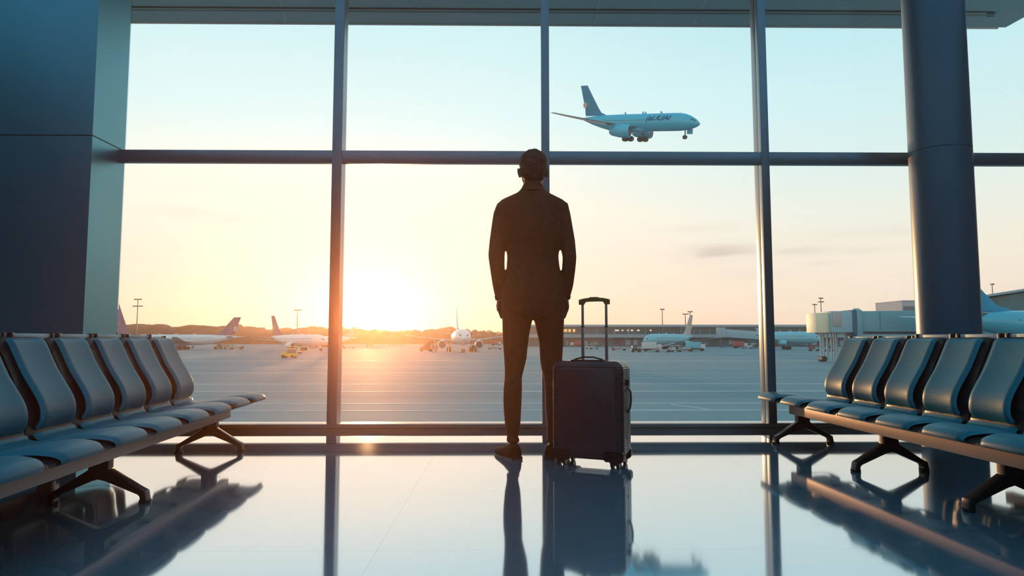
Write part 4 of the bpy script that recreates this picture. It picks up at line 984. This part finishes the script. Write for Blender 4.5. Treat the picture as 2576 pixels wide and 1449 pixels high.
# ------------------------------------------------------------------ sky and lights
sun_px = (930, 812)
sd = ray(*sun_px).normalized(); AZ = math.atan2(sd.x, sd.y)
wd = bpy.data.worlds.new('sky'); sc.world = wd; wd.use_nodes = True
nt = wd.node_tree; nt.nodes.clear(); N = nt.nodes.new; L = nt.links.new
out = N('ShaderNodeOutputWorld'); bg = N('ShaderNodeBackground'); L(bg.outputs[0], out.inputs[0])
tc = N('ShaderNodeTexCoord'); sp = N('ShaderNodeSeparateXYZ'); L(tc.outputs['Generated'], sp.inputs[0])
def M(op, a, b=None, c=None):
    n = N('ShaderNodeMath'); n.operation = op
    for i, v in enumerate((a, b, c)):
        if v is None: continue
        if isinstance(v, (int, float)): n.inputs[i].default_value = v
        else: L(v, n.inputs[i])
    return n.outputs[0]
el = M('ARCSINE', sp.outputs['Z']); az = M('ARCTAN2', sp.outputs['X'], sp.outputs['Y'])
D2R = PI / 180
def ramp(fac, stops):
    r = N('ShaderNodeValToRGB'); e = r.color_ramp.elements
    while len(e) < len(stops): e.new(0.5)
    for q, (p, c) in zip(e, stops): q.position = p; q.color = c
    L(fac, r.inputs['Fac']); return r.outputs['Color']
ef = M('DIVIDE', el, 90 * D2R)
def es(deg): return deg / 90.0
warm = ramp(ef, [(es(0), srgb(255, 210, 168)), (es(2.5), srgb(253, 220, 190)), (es(5.5), srgb(251, 229, 207)), (es(10.3), srgb(250, 240, 222)), (es(14.5), srgb(240, 244, 232)), (es(18), srgb(222, 242, 240)), (es(26), srgb(203, 235, 237)), (es(40), srgb(150, 205, 222)), (es(90), srgb(95, 160, 195))])
cool = ramp(ef, [(es(0), srgb(250, 214, 188)), (es(2.5), srgb(250, 226, 203)), (es(6.0), srgb(246, 232, 212)), (es(10.3), srgb(233, 236, 224)), (es(14.5), srgb(214, 235, 232)), (es(20), srgb(200, 233, 236)), (es(26), srgb(180, 224, 230)), (es(40), srgb(130, 190, 210)), (es(90), srgb(95, 160, 195))])
mr = N('ShaderNodeMapRange'); mr.interpolation_type = 'SMOOTHSTEP'; mr.inputs['From Min'].default_value = -4 * D2R; mr.inputs['From Max'].default_value = 32 * D2R
L(az, mr.inputs['Value'])
mixc = N('ShaderNodeMix'); mixc.data_type = 'RGBA'; L(mr.outputs[0], mixc.inputs['Factor']); L(warm, mixc.inputs['A']); L(cool, mixc.inputs['B'])
# thin clouds
cm_ = N('ShaderNodeMapping'); cm_.inputs['Scale'].default_value = (2.2, 2.2, 14.0); L(tc.outputs['Generated'], cm_.inputs[0])
cn_ = N('ShaderNodeTexNoise'); cn_.inputs['Scale'].default_value = 2.6; cn_.inputs['Detail'].default_value = 5; cn_.inputs['Roughness'].default_value = .5; L(cm_.outputs[0], cn_.inputs['Vector'])
cmk = N('ShaderNodeMapRange'); cmk.interpolation_type = 'SMOOTHSTEP'; cmk.inputs['From Min'].default_value = .52; cmk.inputs['From Max'].default_value = .72; L(cn_.outputs['Fac'], cmk.inputs['Value'])
def gauss(x, c, s): 
    d = M('DIVIDE', M('SUBTRACT', x, c), s); return M('EXPONENT', M('MULTIPLY', M('MULTIPLY', d, d), -1.0))
def cloud(px, py, wx, wy):
    v = ray(px, py).normalized(); a = math.atan2(v.x, v.y); e = math.asin(v.z)
    return M('MULTIPLY', gauss(az, a, wx / F), gauss(el, e, wy / F))
cs = None
for px, py, wx, wy, st in ((480, 534, 70, 12, .9), (590, 552, 80, 14, 1.0), (1790, 640, 120, 28, 1.0), (1760, 575, 90, 10, .7), (1880, 690, 110, 14, .8), (2050, 632, 80, 12, 1.1), (2170, 630, 70, 9, 1.0), (2070, 662, 50, 6, 1.0), (2140, 590, 140, 14, .6)):
    g = M('MULTIPLY', cloud(px, py, wx, wy), st); cs = g if cs is None else M('MAXIMUM', cs, g)
cfac = M('MULTIPLY', cs, M('ADD', M('MULTIPLY', cmk.outputs[0], .8), .25))
mixk = N('ShaderNodeMix'); mixk.data_type = 'RGBA'; L(cfac, mixk.inputs['Factor']); L(mixc.outputs['Result'], mixk.inputs['A']); mixk.inputs['B'].default_value = srgb(214, 200, 190)
# glow of the low sun
ae = AZ; ee = math.asin(sd.z)
g1 = M('MULTIPLY', gauss(az, ae, .20), gauss(el, ee + .01, .15)); g2 = M('MULTIPLY', gauss(az, ae, .075), gauss(el, ee, .055)); g3 = M('MULTIPLY', gauss(az, ae, .34), gauss(el, 0.0, .075))
def addcol(a, fac, col):
    n = N('ShaderNodeMix'); n.data_type = 'RGBA'; n.blend_type = 'ADD'; n.clamp_result = False; L(fac, n.inputs['Factor']); L(a, n.inputs['A']); n.inputs['B'].default_value = col; return n.outputs['Result']
s_ = addcol(mixk.outputs['Result'], g1, (0.16, 0.15, 0.11, 1)); s_ = addcol(s_, g2, (1.6, .95, .35, 1)); s_ = addcol(s_, g3, (.08, .03, -.0, 1))
L(s_, bg.inputs['Color']); bg.inputs['Strength'].default_value = 1.12

def light(kind, name, loc, energy, color, size=None, rot=None, size_y=None):
    d = bpy.data.lights.new(name, kind); o = bpy.data.objects.new(name, d); COL.objects.link(o); o.location = loc
    d.energy = energy; d.color = color
    if kind == 'AREA': d.shape = 'RECTANGLE'; d.size = size; d.size_y = size_y or size
    if rot: o.rotation_euler = rot
    return o
sdl = (math.sin(AZ) * math.cos(2.0 * D2R), math.cos(AZ) * math.cos(2.0 * D2R), math.sin(2.0 * D2R))
sun = light('SUN', 'low_sun', (0, 0, 20), 2.6, (1, .50, .20)); sun.data.angle = .012
sun.rotation_euler = Vector(sdl).to_track_quat('Z', 'Y').to_euler()
# added bluish fill light under the ceiling, not a fixture of the hall
light('AREA', 'ceiling_fill', (.2, -.6, ZC - .02), 235, (.30, .72, 1.0), 13.5, (0, 0, 0), 10.0)

def haze(name, box, dens, g, col, label):
    m = bpy.data.materials.new(name); m.use_nodes = True; n = m.node_tree; n.nodes.clear()
    o = n.nodes.new('ShaderNodeOutputMaterial'); v = n.nodes.new('ShaderNodeVolumeScatter')
    v.inputs['Color'].default_value = col; v.inputs['Density'].default_value = dens; v.inputs['Anisotropy'].default_value = g
    n.links.new(v.outputs[0], o.inputs['Volume'])
    ob = MB().box(*box).build(name, m); tag(ob, label, 'haze', None, 'stuff')
haze('haze', (-6.9, XR - .1, -2, YF - .05, .004, ZC - .05), HAZE_IN, .91, (1, .50, .26, 1), 'added warm haze filling the hall in place of lens glare')  # indoor haze added so low sun casts an orange veil like lens glare
haze('haze', (-950, 950, -2.5, 1100, ZT - 1, 70), HAZE_OUT, .82, (1, .78, .68, 1), 'thin sunset haze over the apron and hills')

sc.view_settings.view_transform = 'Standard'; sc.view_settings.look = 'None'; sc.view_settings.gamma = 1; sc.view_settings.use_curve_mapping = False
sc.view_settings.exposure = 0.0
cy = sc.cycles; cy.use_denoising = True; cy.adaptive_threshold = .035; cy.volume_bounces = 0; cy.max_bounces = 7; cy.transparent_max_bounces = 12; cy.sample_clamp_indirect = 6; cy.caustics_reflective = False; cy.caustics_refractive = False
